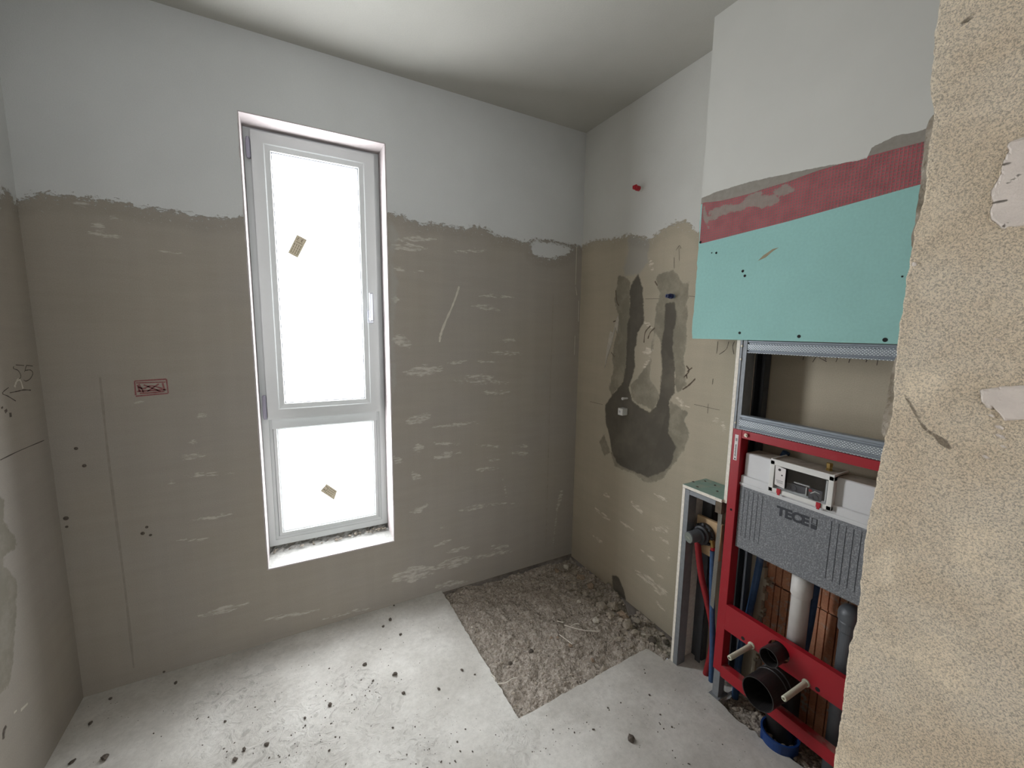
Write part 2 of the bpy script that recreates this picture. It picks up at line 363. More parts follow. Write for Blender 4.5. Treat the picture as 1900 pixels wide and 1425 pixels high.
# ------------------------------------------------------------------ the room
H, XL = 2.6, -2.3578
YF0, YF1 = -1.775, -1.995           # doorway wall
YB = -4.3                           # far end of the hall behind the camera
WX1, WX2, WZ1, WZ2 = -1.714, -1.1526, .3595, 2.2925
def lin(a, b, n, extra=()):
    v = set(np.round(np.linspace(a, b, n), 5).tolist()) | set(extra); v = sorted(v)
    out = [v[0]]
    for q in v[1:]:
        if q-out[-1] > 1e-4: out.append(q)
    return np.array(out)

# back wall
bl = on(1, 0, zm((0,300), 2.85, [(75,205),(150,185),(220,172),(330,180),(480,190),(640,215),(700,228),(760,240),(900,262),(1000,280),(1100,298),(1200,296),(1280,290)]) +
     zm((700,340), 3.393, [(60,180),(140,205),(240,240),(290,265),(330,250),(450,270),(560,290),(600,268),(690,285),(740,330),(850,350),(940,375),(980,350),(1100,360),(1180,385),(1240,390)]))
bx = np.array([p[0] for p in bl]); bz = np.array([p[1] for p in bl])
streaks = []
z5 = lambda *p: zm((700,340), 3.393, p); z6 = lambda *p: zm((700,720), 3.393, p); z3 = lambda *p: zm((0,300), 2.85, p); z4 = lambda *p: zm((0,700), 1.966, p); zf = lambda *p: zm((100,1080), 2.714, p)
for a, b, r in [
    (*z5((640,710),(860,715)),.010),(*z5((600,770),(770,795)),.014),(*z5((780,985),(870,990)),.012),(*z5((700,1065),(920,1070)),.011),(*z5((620,1120),(770,1130)),.008),
    (*z5((560,1215),(740,1220)),.014),(*z5((490,1245),(830,1255)),.012),(*z5((650,1320),(830,1315)),.012),(*z5((180,1190),(400,1170)),.028),(*z5((440,1135),(560,1120)),.012),
    (*z5((120,355),(370,350)),.014),(*z5((100,400),(310,410)),.018),(*z5((100,540),(200,550)),.010),(*z5((230,565),(290,550)),.008),(*z5((480,430),(690,420)),.010),(*z5((100,730),(130,735)),.02),(*z5((110,980),(200,1010)),.03),
    (*z6((190,215),(330,175)),.026),(*z6((350,250),(640,215)),.012),(*z6((340,350),(520,350)),.010),(*z6((360,440),(520,405)),.018),(*z6((230,385),(290,370)),.02),(*z6((620,360),(790,370)),.009),(*z6((870,365),(960,370)),.010),
    (*z6((850,410),(940,415)),.014),(*z6((690,450),(770,450)),.010),(*z6((600,520),(760,505)),.012),(*z6((215,785),(310,740)),.018),(*z6((520,770),(690,740)),.012),(*z6((620,735),(860,725)),.008),(*z6((350,1000),(460,960)),.012),
    (*z6((440,1035),(580,1000)),.014),(*z6((390,1120),(580,1080)),.032),(*z6((600,1070),(850,1020)),.014),(*z6((720,1005),(820,995)),.018),(*z6((120,1190),(340,1150)),.045),(*z6((1160,650),(1140,740)),.018),(*z6((1135,740),(1105,990)),.007),
    (*z6((790,570),(815,680)),.007),(*z6((400,875),(440,880)),.010),(*z6((370,1250),(560,1220)),.020),(*z6((220,540),(270,570)),.02),(*z6((110,440),(150,470)),.02),
    (*z3((470,335),(540,345)),.010),(*z3((480,370),(650,410)),.013),(*z3((560,290),(610,295)),.008),(*z3((840,478),(970,480)),.008),(*z3((710,1280),(760,1265)),.008),(*z3((1030,1345),(1090,1345)),.010),(*z3((370,225),(480,230)),.008),(*z3((100,260),(120,280)),.010),
    (*z4((660,290),(740,290)),.016),(*z4((665,360),(850,350)),.009),(*z4((690,235),(720,240)),.010),(*z4((690,525),(840,500)),.010),(*z4((650,595),(770,590)),.007),(*z4((730,870),(900,825)),.016),(*z4((615,385),(640,385)),.010),(*z4((730,143),(755,143)),.007),
    (*zf((1060,190),(1330,140)),.012),(*zf((1340,190),(1640,115)),.009)]:
    streaks.append((on(1, 0, [a])[0], on(1, 0, [b])[0], r*1.15))
bm, U, V = grid(lin(XL, 0, 237, (WX1, WX2)), lin(-.012, H, 262, (WZ1, WZ2)), lambda u, v: (u, 0*u, v), keep=lambda x, z: not (WX1 < x < WX2 and WZ1 < z < WZ2))
wb = struct(obj('wall_back', bm, MT['wall_back']))
f = V-np.interp(U, bx, bz)
f = np.maximum(f, sdpoly(U, V, on(1, 0, z5((960,385),(985,450),(1080,478),(1180,455),(1235,410),(1190,395),(1100,372),(990,362)))))
field(wb, 'f_paint', f)
f = np.full(U.shape, -1.0)
for a, b, r in streaks: f = np.maximum(f, sdcap(U, V, a, b, r))
field(wb, 'f_streak', f); field(wb, 'f_dark', np.full(U.shape, -1.0)); field(wb, 'f_mid', np.full(U.shape, -1.0))
field(wb, 'f_light', sdpoly(U, V, on(1, 0, z5((66,190),(150,330),(95,480),(140,620),(110,900),(130,1250),(80,1420)))) if True else 0)
# marks on the back wall
ribbon('trowel_scratch', [z5((515,650),(500,700),(470,780),(430,870),(400,950),(392,1000))], 1, 0, .006, MT['whitescratch'], wb)
ribbon('red_stamp', [z3((712,1160),(880,1150)), z3((712,1160),(718,1235)), z3((718,1240),(888,1225)), z3((880,1150),(890,1225)), z3((735,1175),(760,1220)), z3((760,1180),(850,1215)), z3((780,1215),(840,1175)), z3((720,1170),(875,1165)), z3((725,1215),(880,1205)),
     z3((730,1190),(760,1200),(800,1185),(860,1200)), z3((740,1225),(800,1222),(870,1215)), z3((860,1170),(870,1210)), z3((728,1180),(740,1215))], 1, 0, .0028, MT['redmark'], wb)
bm = B()
for p in [z4((277,260))[0], z4((307,323))[0], z4((240,515))[0], z4((243,546))[0], z4((520,570))[0], z4((535,547))[0], z4((549,576))[0], z4((598,1075))[0], z4((110,295))[0], z3((80,205))[0]]:
    q = at(p, 1, -.001); r = random.uniform(.004,.009); lathe(bm, q, (0,-1,0), [(r*1.1,-.001),(r*.9,.001),(r*.3,.0025),(0,.003)], 9)
obj('dark_spatter', bm, MT['crumb'], wb)
ribbon('trowel_ridge', [[(240,500),(180,600),(200,900),(245,1235)] if False else z4((365,0),(400,330),(455,760),(488,1060))], 1, 0, .004, simple('ridge_shade', (142,136,128), .9), wb)
ribbon('corner_bead_line', [z5((1108,700),(1098,1000),(1085,1400)), z6((1085,60),(1075,500),(1060,1000))], 1, 0, .0016, MT['mortar'], wb)
ribbon('corner_scrape', [z5((1255,400),(1248,640)), z5((1248,650),(1256,705)), z5((1268,740),(1266,870)), z5((1245,960),(1240,1080))], 1, -.001, .003, MT['whitescratch'], wb)

# right wall: plaster with a ragged opening to the clay blocks behind the cistern
zr1 = lambda *p: zm((1040,300), 4.192, p); zr2 = lambda *p: zm((1040,600), 4.192, p); zr3 = lambda *p: zm((1100,860), 3.75, p)
R = lambda pts: on(0, 0, pts)
hole = [(-1.20,-.2),(-1.215,.12),(-1.20,.30),(-1.225,.45),(-1.21,.62),(-1.26,.80),(-1.24,.93),(-1.33,.99),(-1.5,.96),(-1.62,1.0),(-1.80,.98),(-1.80,-.2)]
hp = np.array(hole)
def keepR(y, z):
    yy = np.array([y+.03*float(fbm(y, z, 22, 3, 5))]); zz = np.array([z+.03*float(fbm(z, y, 22, 3, 9))])
    return sdpoly(yy, zz, hole)[0] < 0
bm, U, V = grid(lin(YF0, 0, 179), lin(-.03, H, 264), lambda u, v: (0*u, u, v), keep=keepR)
bmesh.ops.reverse_faces(bm, faces=bm.faces)
es = [e for e in bm.edges if len(e.link_faces) == 1]
nold = len(bm.verts)
ret = bmesh.ops.extrude_edge_only(bm, edges=es); nvv = [g for g in ret['geom'] if isinstance(g, bmesh.types.BMVert)]
bmesh.ops.translate(bm, verts=nvv, vec=(.022,0,0))
U = np.array([v.co.y for v in bm.verts]); V = np.array([v.co.z for v in bm.verts])
wr = struct(obj('wall_right', bm, MT['wall_right']))
rb = R(zr1((150,660),(200,640),(270,610),(400,605),(460,590),(520,570),(600,575),(700,605),(730,580),(760,550),(880,480),(965,460),(1010,490),(1070,550))); rb.sort()
f = V-np.interp(U, [p[0] for p in rb], [p[1] for p in rb]); field(wr, 'f_paint', f)
dark = [
 zr1((545,960),(605,870),(640,980),(650,1250),(600,1330),(590,1425))+zr2((575,200),(580,340),(560,420),(530,500),(560,600),(600,640),(690,690),(740,650),(770,550),(790,350),(780,200),(800,50))+zr1((805,1300),(815,1100),(890,1090),(905,1180),(890,1280))+
 zr2((880,50),(875,200),(890,350),(890,540),(845,600),(850,720),(840,850),(900,960),(860,1100),(820,1140),(740,1180),(680,1195),(600,1170),(510,1130),(440,1090),(400,1000),(375,860),(350,760),(345,640),(400,560),(490,450),(510,300),(520,0))+zr1((535,1200),(540,1000)),
 zr3((130,770),(180,790),(215,880),(235,960),(180,950),(140,870))]
f = np.full(U.shape, -1.0)
for P in dark: f = np.maximum(f, sdpoly(U, V, R(P)))
field(wr, 'f_dark', f)
mid = [
 zr1((450,880),(500,890),(545,930),(540,1425))+zr2((500,450),(400,560),(370,500),(410,370),(400,240),(430,100))+zr1((430,1300),(450,1200),(420,1090),(430,1000)),
 zr1((740,920),(760,870),(880,840),(960,950),(1000,930),(1000,1010),(980,1110),(960,1150),(900,1190),(830,1180),(750,1150),(770,1020)),
 zr1((750,1100),(1000,1120),(980,1300))+zr2((990,100),(960,300),(980,480),(900,560),(880,300),(800,200),(740,60),(690,420),(780,560),(720,680),(560,600),(540,480),(600,420),(690,300)),
 zr2((850,600),(1000,690),(960,760),(1010,850),(960,990),(880,1100),(800,1200),(740,1240),(650,1235),(560,1160),(700,1100)),
 zr2((300,920),(340,860),(390,1000),(340,1040)), zr2((390,1000),(520,1080),(600,1190),(420,1110)) ]
f = np.full(U.shape, -1.0)
for P in mid: f = np.maximum(f, sdpoly(U, V, R(P)))
field(wr, 'f_mid', f)
field(wr, 'f_light', sdpoly(U, V, R(zr1((520,560),(700,590),(690,790),(620,880),(500,900),(480,830),(520,700)))))
st = [(zr1((690,760),(720,840)),.014),(zr3((20,310),(120,400)),.016),(zr3((60,200),(120,240)),.014),(zr3((190,405),(280,465)),.014),(zr3((430,220),(510,255)),.013),(zr3((270,275),(340,340)),.018),(zr3((420,450),(540,465)),.018),(zr3((470,515),(540,575)),.012),(zr3((330,600),(460,695)),.009),(zr3((530,620),(530,670)),.01),
 (zr3((310,760),(420,830)),.026),(zr3((420,850),(510,900)),.030),(zr3((450,770),(520,820)),.008),(zr3((440,960),(500,1020)),.010),(zr3((0,500),(70,555)),.012),(zr2((890,575),(1000,660)),.012),(zr2((640,230),(720,200)),.02),(zr2((640,350),(700,270)),.014),(zr1((650,1250),(720,1300)),.012),(zr2((700,760),(780,650)),.006),(zr2((1180,740),(1230,760)),.010),(zr2((1260,760),(1270,850)),.010),(zr2((940,460),(1050,430)),.008)]
f = np.full(U.shape, -1.0)
for (a, b), r in st: f = np.maximum(f, sdcap(U, V, R([a])[0], R([b])[0], r*1.1))
field(wr, 'f_streak', f)
ribbon('pencil_marking', [zr1((925,770),(922,655)), zr1((900,690),(925,652),(938,675)), zr1((885,745),(885,830)), zr1((660,1068),(770,1066)), zr2((230,608),(330,632)), zr2((1225,140),(1215,235)), zr2((1310,140),(1290,200),(1235,242)), zr2((1355,140),(1340,180),(1350,240)),
   zr2((1188,430),(1182,475)), zr2((1150,625),(1145,700)), zr2((1040,630),(1240,675)), zr1((1000,1045),(1050,1050)),
   [(1494,652),(1490,668)], [(1519,655),(1508,672)], [(1512,655),(1520,663),(1534,671)], [(1528,657),(1533,668)], [(1556,660),(1551,672)], [(1579,660),(1575,673)], [(1612,660),(1607,672)], [(1630,662),(1627,678)], [(1452,650),(1450,661)]], 0, 0, .0011, MT['pencil'], wr)
ribbon('plaster_gouge', [zr2((700,20),(660,70),(650,150)), zr2((735,35),(700,70),(680,120)), zr2((980,330),(1000,370),(960,420)), zr2((1050,430),(1000,480),(950,515)), zr2((985,375),(1025,345)), zr2((395,225),(420,260)), zr2((980,400),(985,430)), zr1((430,1000),(440,1090),(455,1120)), zr1((735,930),(755,965)), zr1((410,1245),(440,1235))], 0, 0, .0035, MT['gap'], wr)
# a long splinter of pale plaster
bm = B(); P = [at(p, 0, -.0005) for p in zr1((450,1195),(456,1225),(444,1330))+zr2((430,30),(402,150),(365,270),(345,345),(362,200),(388,60))+zr1((412,1330),(432,1240))]; prism(bm, P, (-.003,0,0)); obj('pale_splinter', bm, MT['whitescratch'], wr)
# clay blocks behind
bm = B(); prof = []; y = -1.14
while y > YF0-.03:
    w_ = random.choice([.028,.024,.03,.05]); prof += [(.022,y),(.022,y-w_+.004),(.031,y-w_+.003),(.031,y-w_)]; y -= w_
zlev = [-.12,.0,.243,.253,.493,.503,.743,.753,1.02]
for a, b in zip(zlev, zlev[1:]):
    d = .006 if b-a < .02 else 0
    for (xa, ya), (xb, yb) in zip(prof, prof[1:]): bm.faces.new([bm.verts.new(q) for q in [(xa+d,ya,a),(xb+d,yb,a),(xb+d,yb,b),(xa+d,ya,b)]])
clay = obj('clay_blocks', bm, MT['brick'], wr)
bm = B()
for i in range(10):
    z = .06+i*.085; y = -1.18-.01*math.sin(i*2.1)
    bmesh.ops.create_icosphere(bm, subdivisions=3, radius=1, matrix=Matrix.Translation((.018, y, z)) @ Matrix.Diagonal((.016,.035+.01*math.sin(i),.055,1)))
bm.verts.ensure_lookup_table()
for v in bm.verts: v.co += Vector((1,1,1))*.008*float(fbm(v.co.y*1.0+v.co.x, v.co.z, 60, 3, 3))
obj('mortar_ridge', bm, MT['mortar'], wr)
bm = B(); box(bm, (.042, YF1, -.2), (.16, .16, H)); obj('masonry_core', bm, MT['gap'], wr)
bm = B(); box(bm, (XL-.1, .03, -.2), (.04, .16, WZ1-.01)); box(bm, (XL-.1, .26, WZ1-.05), (.16, .36, H)); box(bm, (XL-.1, .03, WZ2+.03), (.04, .26, H)); box(bm, (XL-.1, .03, WZ1-.05), (WX1-.02, .26, H)); box(bm, (WX2+.02, .03, WZ1-.05), (.04, .26, H)); obj('masonry_core', bm, MT['gap'], wb)

# left wall, with writing
bm, U, V = grid(lin(YF0, 0, 90), lin(0, H, 131), lambda u, v: (0*u+XL, u, v))
wl = struct(obj('wall_left', bm, MT['wall_back']))
L = lambda pts: on(0, XL, pts)
lp = sorted(on(0, XL, [(0,362),(6,356),(13,348),(20,364),(26,372)])); field(wl, 'f_paint', V-np.interp(U, [q[0] for q in lp], [q[1] for q in lp])+.01*fbm(U, V*0, 9, 3, 2)); field(wl, 'f_streak', np.full(U.shape, -1.0))
zl = lambda *p: zm((0,620), 7.127, p)
P = L(z4((18,440),(12,520),(60,590),(62,630),(20,650),(0,680),(-60,700),(-60,400)))
P2 = L(z4((10,680),(64,740),(58,900),(50,1050),(30,1130),(-10,1170),(-80,1180),(-80,660)))
field(wl, 'f_dark', np.full(U.shape, -1.0)); field(wl, 'f_mid', np.maximum(sdpoly(U, V, P), sdpoly(U, V, P2))); field(wl, 'f_light', np.full(U.shape, -1.0))
ribbon('pencil_number', [zl((205,407),(315,415)), zl((180,425),(175,455),(235,480),(270,540),(265,580),(230,600)), zl((345,412),(430,422)), zl((345,415),(320,500)), zl((330,480),(400,475),(430,520),(395,590),(340,620),(312,608)),
   zl((125,775),(230,755),(310,738),(405,741)), zl((110,705),(28,780),(100,820),(205,885))], 0, XL, .0016, MT['pencil'], wl)
ribbon('pencil_line', [z4((0,302),(70,268),(160,230))], 0, XL, .0016, MT['pencil'], wl)
ribbon('white_filler_dab', [zl((190,700),(205,650),(235,600),(270,620),(300,720)), z4((50,1225),(60,1215)), z4((75,1215),(100,1190))], 0, XL, .004, MT['whitescratch'], wl)
ribbon('wall_gouge', [z4((12,1320),(14,1290),(22,1272)), zl((20,960),(28,985)), zl((60,1030),(90,1000)), zl((120,1070),(150,1065))], 0, XL, .006, MT['crumb'], wl)

# doorway wall: sand finish on the end face next to the camera
XE = -.78
edge = zm((1680,0), 7.127, [(460,0),(430,200),(370,400),(375,600),(345,900),(320,1230)]) + zm((1660,200), 4.75, [(330,0),(335,130),(300,370),(270,620),(240,850),(190,1010),(130,1330)]) + \
   zm((1640,560), 4.75, [(140,200),(110,400),(90,560),(85,800),(70,960),(45,1090),(5,1210)]) + zm((1540,480), 1.508, [(125,640),(95,780),(85,900),(75,1000),(50,1100),(35,1230),(10,1420)])
ep = on(0, XE, edge); ep.sort(key=lambda q: q[1]); ez = [p[1] for p in ep]; ey = [p[0] for p in ep]
zs = np.linspace(0, H, 760); us = np.linspace(0, 1, 74)
def jamb(u, v):
    e = np.interp(v, ez, ey)+.0022*fbm(v, 0*v, 60, 4, 4); yy = YF1+(e-YF1)*u
    d = .0035*fbm(yy, v, 14, 3, 8)+.0010*fbm(yy, v, 120, 3, 12)
    d = d+np.where(u > .985, (u-.985)/.015*.003, 0)*(1+fbm(v, u*0, 40, 3, 6))
    return XE+d*.8, yy, v
bm, U, V = grid(us, zs, jamb); bmesh.ops.reverse_faces(bm, faces=bm.faces)
YY = np.array([v.co.y for v in bm.verts]); ZZ = np.array([v.co.z for v in bm.verts])
J = lambda pts: on(0, XE, pts)
Wp = [zm((1660,200), 4.75, [(990,340),(1040,285),(1110,265),(1300,230),(1300,1020),(1090,1045),(1000,1050),(945,1080),(920,1040),(850,990),(840,930),(862,840),(845,750),(880,690),(945,560),(975,450),(1000,380)]),
      zm((1640,560), 4.75, [(855,770),(1050,745),(1400,730),(1400,1045),(1180,1040),(1060,1050),(1010,980),(960,930),(870,900),(848,840)])]
fw = np.full(YY.shape, -1.0)
for P in Wp: fw = np.maximum(fw, sdpoly(YY+.0015*fbm(YY, ZZ, 150, 3, 3), ZZ+.0015*fbm(ZZ, YY, 150, 3, 5), J(P)))
for p, r in [((920,930),.0018),((1020,1110),.0030),((1030,1190),.0028),((945,1005),.0018),((1045,1275),.0018),((900,1370),.0024),((1010,340),.0016)]:
    q = J(zm((1640,560), 4.75, [p]))[0]; fw = np.maximum(fw, sdcap(YY, ZZ, (q[0]-.004,q[1]-.001), (q[0]+.004,q[1]+.002), r))
fw = np.maximum(fw, sdcap(YY, ZZ, J([(1694,490)])[0], J([(1701,491)])[0], .004))
fc = np.full(YY.shape, -1.0)
cr = J(zm((1640,560), 4.75, [(190,825),(330,1075),(370,1125),(460,1185),(580,1285)])); rr = [.0010,.0014,.0012,.0028]
for a, b, r in zip(cr, cr[1:], rr): fc = np.maximum(fc, sdcap(YY, ZZ, a, b, r*1.6))
for a, b in [((960,505),(1040,495)),((1005,670),(1060,630)),((1060,630),(1125,585)),((860,845),(1000,820)),((940,1065),(1000,1015))]:
    A_, B_ = J(zm((1660,200), 4.75, [a, b])); fc = np.maximum(fc, sdcap(YY, ZZ, A_, B_, .0011))
fc = np.maximum(fc, sdcap(YY, ZZ, *J(zm((1680,0), 7.127, [(740,315),(900,210)])), .003))
for v, a in zip(bm.verts, np.clip(fw/.002, -.0, 1)): v.co.x -= .0028*a
es = [e for e in bm.edges if len(e.link_faces) == 1 and all(abs(v.co.y-YF1) > .01 for v in e.verts)]
ret = bmesh.ops.extrude_edge_only(bm, edges=es); nvv = [g for g in ret['geom'] if isinstance(g, bmesh.types.BMVert)]
bmesh.ops.translate(bm, verts=nvv, vec=(.013,.002,0)); n2 = len(bm.verts)-len(fw)
wf = struct(obj('wall_front', bm, MT['sand']))
field(wf, 'f_white', np.concatenate([fw, np.full(n2, -1.0)])); field(wf, 'f_crack', np.concatenate([fc, np.full(n2, -1.0)]))
# second coat showing where the corner has broken off
e2 = zm((1660,200), 4.75, [(345,60),(300,120),(255,330),(225,680),(190,930),(150,1150),(160,1300)]) + zm((1640,560), 4.75, [(180,200),(120,460),(90,520),(60,640),(20,900),(0,990),(-20,1150),(40,1300)])
ep2 = on(0, XE+.012, e2); ep2.sort(key=lambda q: q[1])
def coat(u, v):
    base = np.interp(v, ez, ey)-.006
    e = np.interp(v, [p[1] for p in ep2], [p[0] for p in ep2], left=-9, right=-9)+.0015*fbm(v, 0*v, 70, 4, 14); e = np.maximum(base, e)
    yy = YF1+.002+(e-YF1-.002)*u; return XE+.012+.0015*fbm(yy, v, 90, 3, 20), yy, v
bm, _, _ = grid(np.linspace(0,1,24), np.linspace(0,H,520), coat); bmesh.ops.reverse_faces(bm, faces=bm.faces)
es = [e for e in bm.edges if len(e.link_faces) == 1 and all(abs(v.co.y-YF1) > .01 for v in e.verts)]
ret = bmesh.ops.extrude_edge_only(bm, edges=es); bmesh.ops.translate(bm, verts=[g for g in ret['geom'] if isinstance(g, bmesh.types.BMVert)], vec=(.02,0,0))
obj('broken_plaster_edge', bm, MT['inner_plaster'], wf)
bm = B(); box(bm, (XE+.020, YF0-.018, 0), (.03, YF1, H)); box(bm, (XL, YF0, 0), (-1.80, YF1, H)); box(bm, (-1.80, YF0, 2.28), (XE+.03, YF1, H)); obj('masonry_core', bm, MT['gap'], wf)

# ceiling
bm = B(); box(bm, (XL-.1, YB, H), (.3, .3, H+.1)); struct(obj('ceiling', bm, MT['ceiling']))
# hall behind the camera
bm = B(); box(bm, (XL-.1, YB, 0), (XL-.0, YF1, H)); struct(obj('wall_hall_left', bm, MT['reveal']))
bm = B(); box(bm, (.0, YB, 0), (.1, YF1, H)); struct(obj('wall_hall_right', bm, MT['reveal']))
bm = B(); box(bm, (XL, YB-.1, 0), (0, YB, H)); struct(obj('wall_hall_back', bm, MT['reveal']))
w2 = bpy.data.objects.new('hall_fill_window', None); C.objects.link(w2); w2.location = (-1.2, YB, .8); struct(w2)  # unseen window added behind the camera as fill light
bm = B(); box(bm, (-2.15, YB+.001, .75), (-.25, YB+.03, 2.4)); obj('pane', bm, MT['hallfill'], w2)
bm = B()
for a, b in [((-2.2,.70),(-.2,.76)),((-2.2,2.39),(-.2,2.45)),((-2.2,.7),(-2.14,2.45)),((-.26,.7),(-.2,2.45)),((-1.23,.7),(-1.17,2.45))]: box(bm, (a[0], YB+.002, a[1]), (b[0], YB+.05, b[1]))
obj('frame', bm, MT['pvc'], w2)

# floor slab: outline runs round the broken-out shower area and the trench under the toilet frame
def jag(P, amp, n, seed, close=False):
    out = []
    for i in range(len(P)-1):
        a, b = np.array(P[i]), np.array(P[i+1]); L_ = np.linalg.norm(b-a); k = max(2, int(L_/n))
        nrm = np.array([-(b-a)[1], (b-a)[0]])/max(L_, 1e-6)
        for j in range(k):
            q = a+(b-a)*j/k; o = 0 if j == 0 else amp*float(fbm(q[0]+q[1], q[0]-q[1], 35, 3, seed)); out.append(tuple(q+nrm*o))
    out.append(tuple(P[-1])); return out
e1 = jag([(-.897,.0),(-.886,-.866)], .008, .02, 1)+jag([(-.886,-.866),(-.195,-.838)], .007, .02, 2)[1:]+jag([(-.195,-.838),(-.165,-.925),(.02,-.925)], .02, .02, 3)[1:]
e2_ = jag([(.02,-1.16),(-.143,-1.166),(-.150,-1.30),(-.125,-1.42),(-.100,-1.50),(-.085,-1.62),(-.08,YF0-.02)], .022, .015, 4)
e2_ = [(.02,-1.16)]+[(p[0], p[1]) for p in e2_[1:]]
outline = [(XL,0.0)]+e1+e2_+[(.02,YF0-.02),(.02,YB),(XL,YB)]
bm = B(); vs = [bm.verts.new((x, y, 0)) for x, y in outline]; es = [bm.edges.new((vs[i], vs[(i+1) % len(vs)])) for i in range(len(vs))]
bmesh.ops.triangle_fill(bm, use_beauty=True, edges=es)
for f_ in bm.faces:
    if f_.normal.z < 0: f_.normal_flip()
for it in range(5):
    long_ = [e for e in bm.edges if e.calc_length() > .12 and len(e.link_faces) == 2]
    if not long_: break
    bmesh.ops.subdivide_edges(bm, edges=long_, cuts=1); bmesh.ops.triangulate(bm, faces=bm.faces)
es = [e for e in bm.edges if len(e.link_faces) == 1]
ret = bmesh.ops.extrude_edge_only(bm, edges=es); bmesh.ops.translate(bm, verts=[g for g in ret['geom'] if isinstance(g, bmesh.types.BMVert)], vec=(0,0,-.14))
fx = np.array([v.co.x for v in bm.verts]); fy = np.array([v.co.y for v in bm.verts])
fl = struct(obj('floor', bm, MT['floor']))
f = np.zeros(fx.shape)
for p, r in [((545,1385),.28),((450,1340),.18),((440,1285),.16),((660,1260),.10),((700,1300),.12),((950,1370),.10),((760,1380),.14)]:
    q = hit(p, 2, 0); f = np.maximum(f, np.clip(1.3-np.hypot(fx-q[0], fy-q[1])/r, 0, 1))
field(fl, 'f_scuff', f)

# rubble bed in the broken-out area and gravel in the trench
def bed(x0, x1, y0, y1, zf, name, n=110):
    bm, U, V = grid(np.linspace(x0, x1, n), np.linspace(y0, y1, n), lambda u, v: (u, v, zf(u, v))); return bm
def zpit(u, v):
    d = -.026+.018*fbm(u, v, 5, 2, 1)+.020*fbm(u, v, 24, 5, 2)+.006*np.abs(fbm(u, v, 70, 3, 6))
    near = np.exp(-((u+.03)/.16)**2); d = d-.025*near*(fbm(u, v, 9, 3, 3) > 0)+.02*near*fbm(u, v, 26, 3, 9)
    d = d+.014*np.clip(1-(v+.84)/.14, 0, 1)
    d = d-.045*np.clip(1+(v)/.018, 0, 1)*np.clip((u+.72)/.2, 0, 1)
    hc = hit((1150,1122), 2, 0); d = d-.07*np.exp(-(((u+.015)/.06)**2+((v-hc[1])/.045)**2)); d = d-.035*np.clip(1+(u+.0)/.008, 0, 1)
    d = np.where((v < -.845) & (u < -.20), np.minimum(d, -.006), d); d = np.where(u < -.875, np.minimum(d, -.004), d)
    return np.minimum(d, .012)
bm = bed(-.905, .0, -.925, -.0, zpit, 'x', 170); rb_ = tag(obj('rubble_bed', bm, MT['rubble'], origin=(-.45,-.45,-.06)), 'broken out patch of brown-grey rubble and grit in the far right floor corner', 'rubble', kind='stuff')
def ztr(u, v): return np.where(u < -.105, -.016, 0)-.014+.02*fbm(u, v, 14, 4, 11)+.008*fbm(u, v, 80, 2, 16)-.02*np.clip((u+.09)/.1, 0, 1)
bm = bed(-.19, .022, YF0, -1.168, ztr, 'x', 120); tag(obj('gravel_bed', bm, MT['rubble'], origin=(-.08,-1.45,-.06)), 'trench of loose grey gravel under the red toilet frame', 'gravel', kind='stuff')
def rock(bm, c, r, seed, flat=.75):
    rnd = random.Random(seed); vs = []
    for k in range(15):
        z = 1-2*(k+.5)/15; a = k*2.4+rnd.uniform(-.5,.5); q = math.sqrt(1-z*z); R_ = rnd.uniform(.78,1.12)
        vs.append(bm.verts.new(Vector((q*math.cos(a)*R_*1.15, q*math.sin(a)*R_*.9, z*R_*flat))*r))
    h = bmesh.ops.convex_hull(bm, input=vs)
    junk = [g for g in h['geom_interior']+h['geom_unused'] if isinstance(g, bmesh.types.BMVert)]
    bmesh.ops.delete(bm, geom=list(set(junk)), context='VERTS')
    bmesh.ops.subdivide_edges(bm, edges=bm.edges[:], cuts=2, use_grid_fill=True)
    M_ = Matrix.Rotation(rnd.uniform(0,6.28), 4, 'Z') @ Matrix.Rotation(rnd.uniform(-.6,.6), 4, 'X')
    for v in bm.verts:
        k = 1+.16*float(fbm(v.co.x/r+seed*1.7, v.co.y/r+v.co.z/r*.8, 2.2, 3, seed % 40)); v.co = Vector(c)+M_ @ (v.co*k)
def pebble(bm, c, r, seed, sub=2, flat=.8):
    rnd = random.Random(seed); a = rnd.uniform(0, 6.28)
    M_ = Matrix.Translation(c) @ Matrix.Rotation(a, 4, 'Z') @ Matrix.Rotation(rnd.uniform(-.5,.5), 4, 'X') @ Matrix.Diagonal((r*rnd.uniform(.8,1.4), r*rnd.uniform(.7,1.1), r*flat*rnd.uniform(.6,1), 1))
    n0 = len(bm.verts); bmesh.ops.create_icosphere(bm, subdivisions=sub, radius=1, matrix=M_)
    bm.verts.ensure_lookup_table()
    for v in bm.verts[n0:]:
        d = v.co-Vector(c); v.co = Vector(c)+d*(1+.42*float(fbm(d.x/r+seed*3.1, d.y/r+d.z/r*1.3, 1.1, 2, seed % 50)))
bm = B()
for i in range(900):
    x, y = random.uniform(-.89, -.01), random.uniform(-.86, -.02)
    pebble(bm, (x, y, float(zpit(np.array(x), np.array(y)))+.001), random.choice([.003,.004,.005,.007]), i, 1)
for i in range(150):
    t_ = random.random(); x, y = random.uniform(-.2,-.01), random.uniform(-.9,-.1); pebble(bm, (x, y, float(zpit(np.array(x), np.array(y)))+.003), random.uniform(.006,.013), i, 1)
tag(obj('loose_grit', bm, MT['chunk'], origin=(-.45,-.45,-.02)), 'loose grit scattered over the broken out patch in the floor corner', 'grit', kind='stuff')
bm = B()
for i in range(520):
    y = random.uniform(YF0+.02, -1.18); x = random.uniform(-.165, -.01) if i % 3 else random.uniform(-.19,-.10)
    pebble(bm, (x, y, float(ztr(np.array(x), np.array(y)))+.004), random.choice([.004,.006,.008,.011]), i+31, 1)
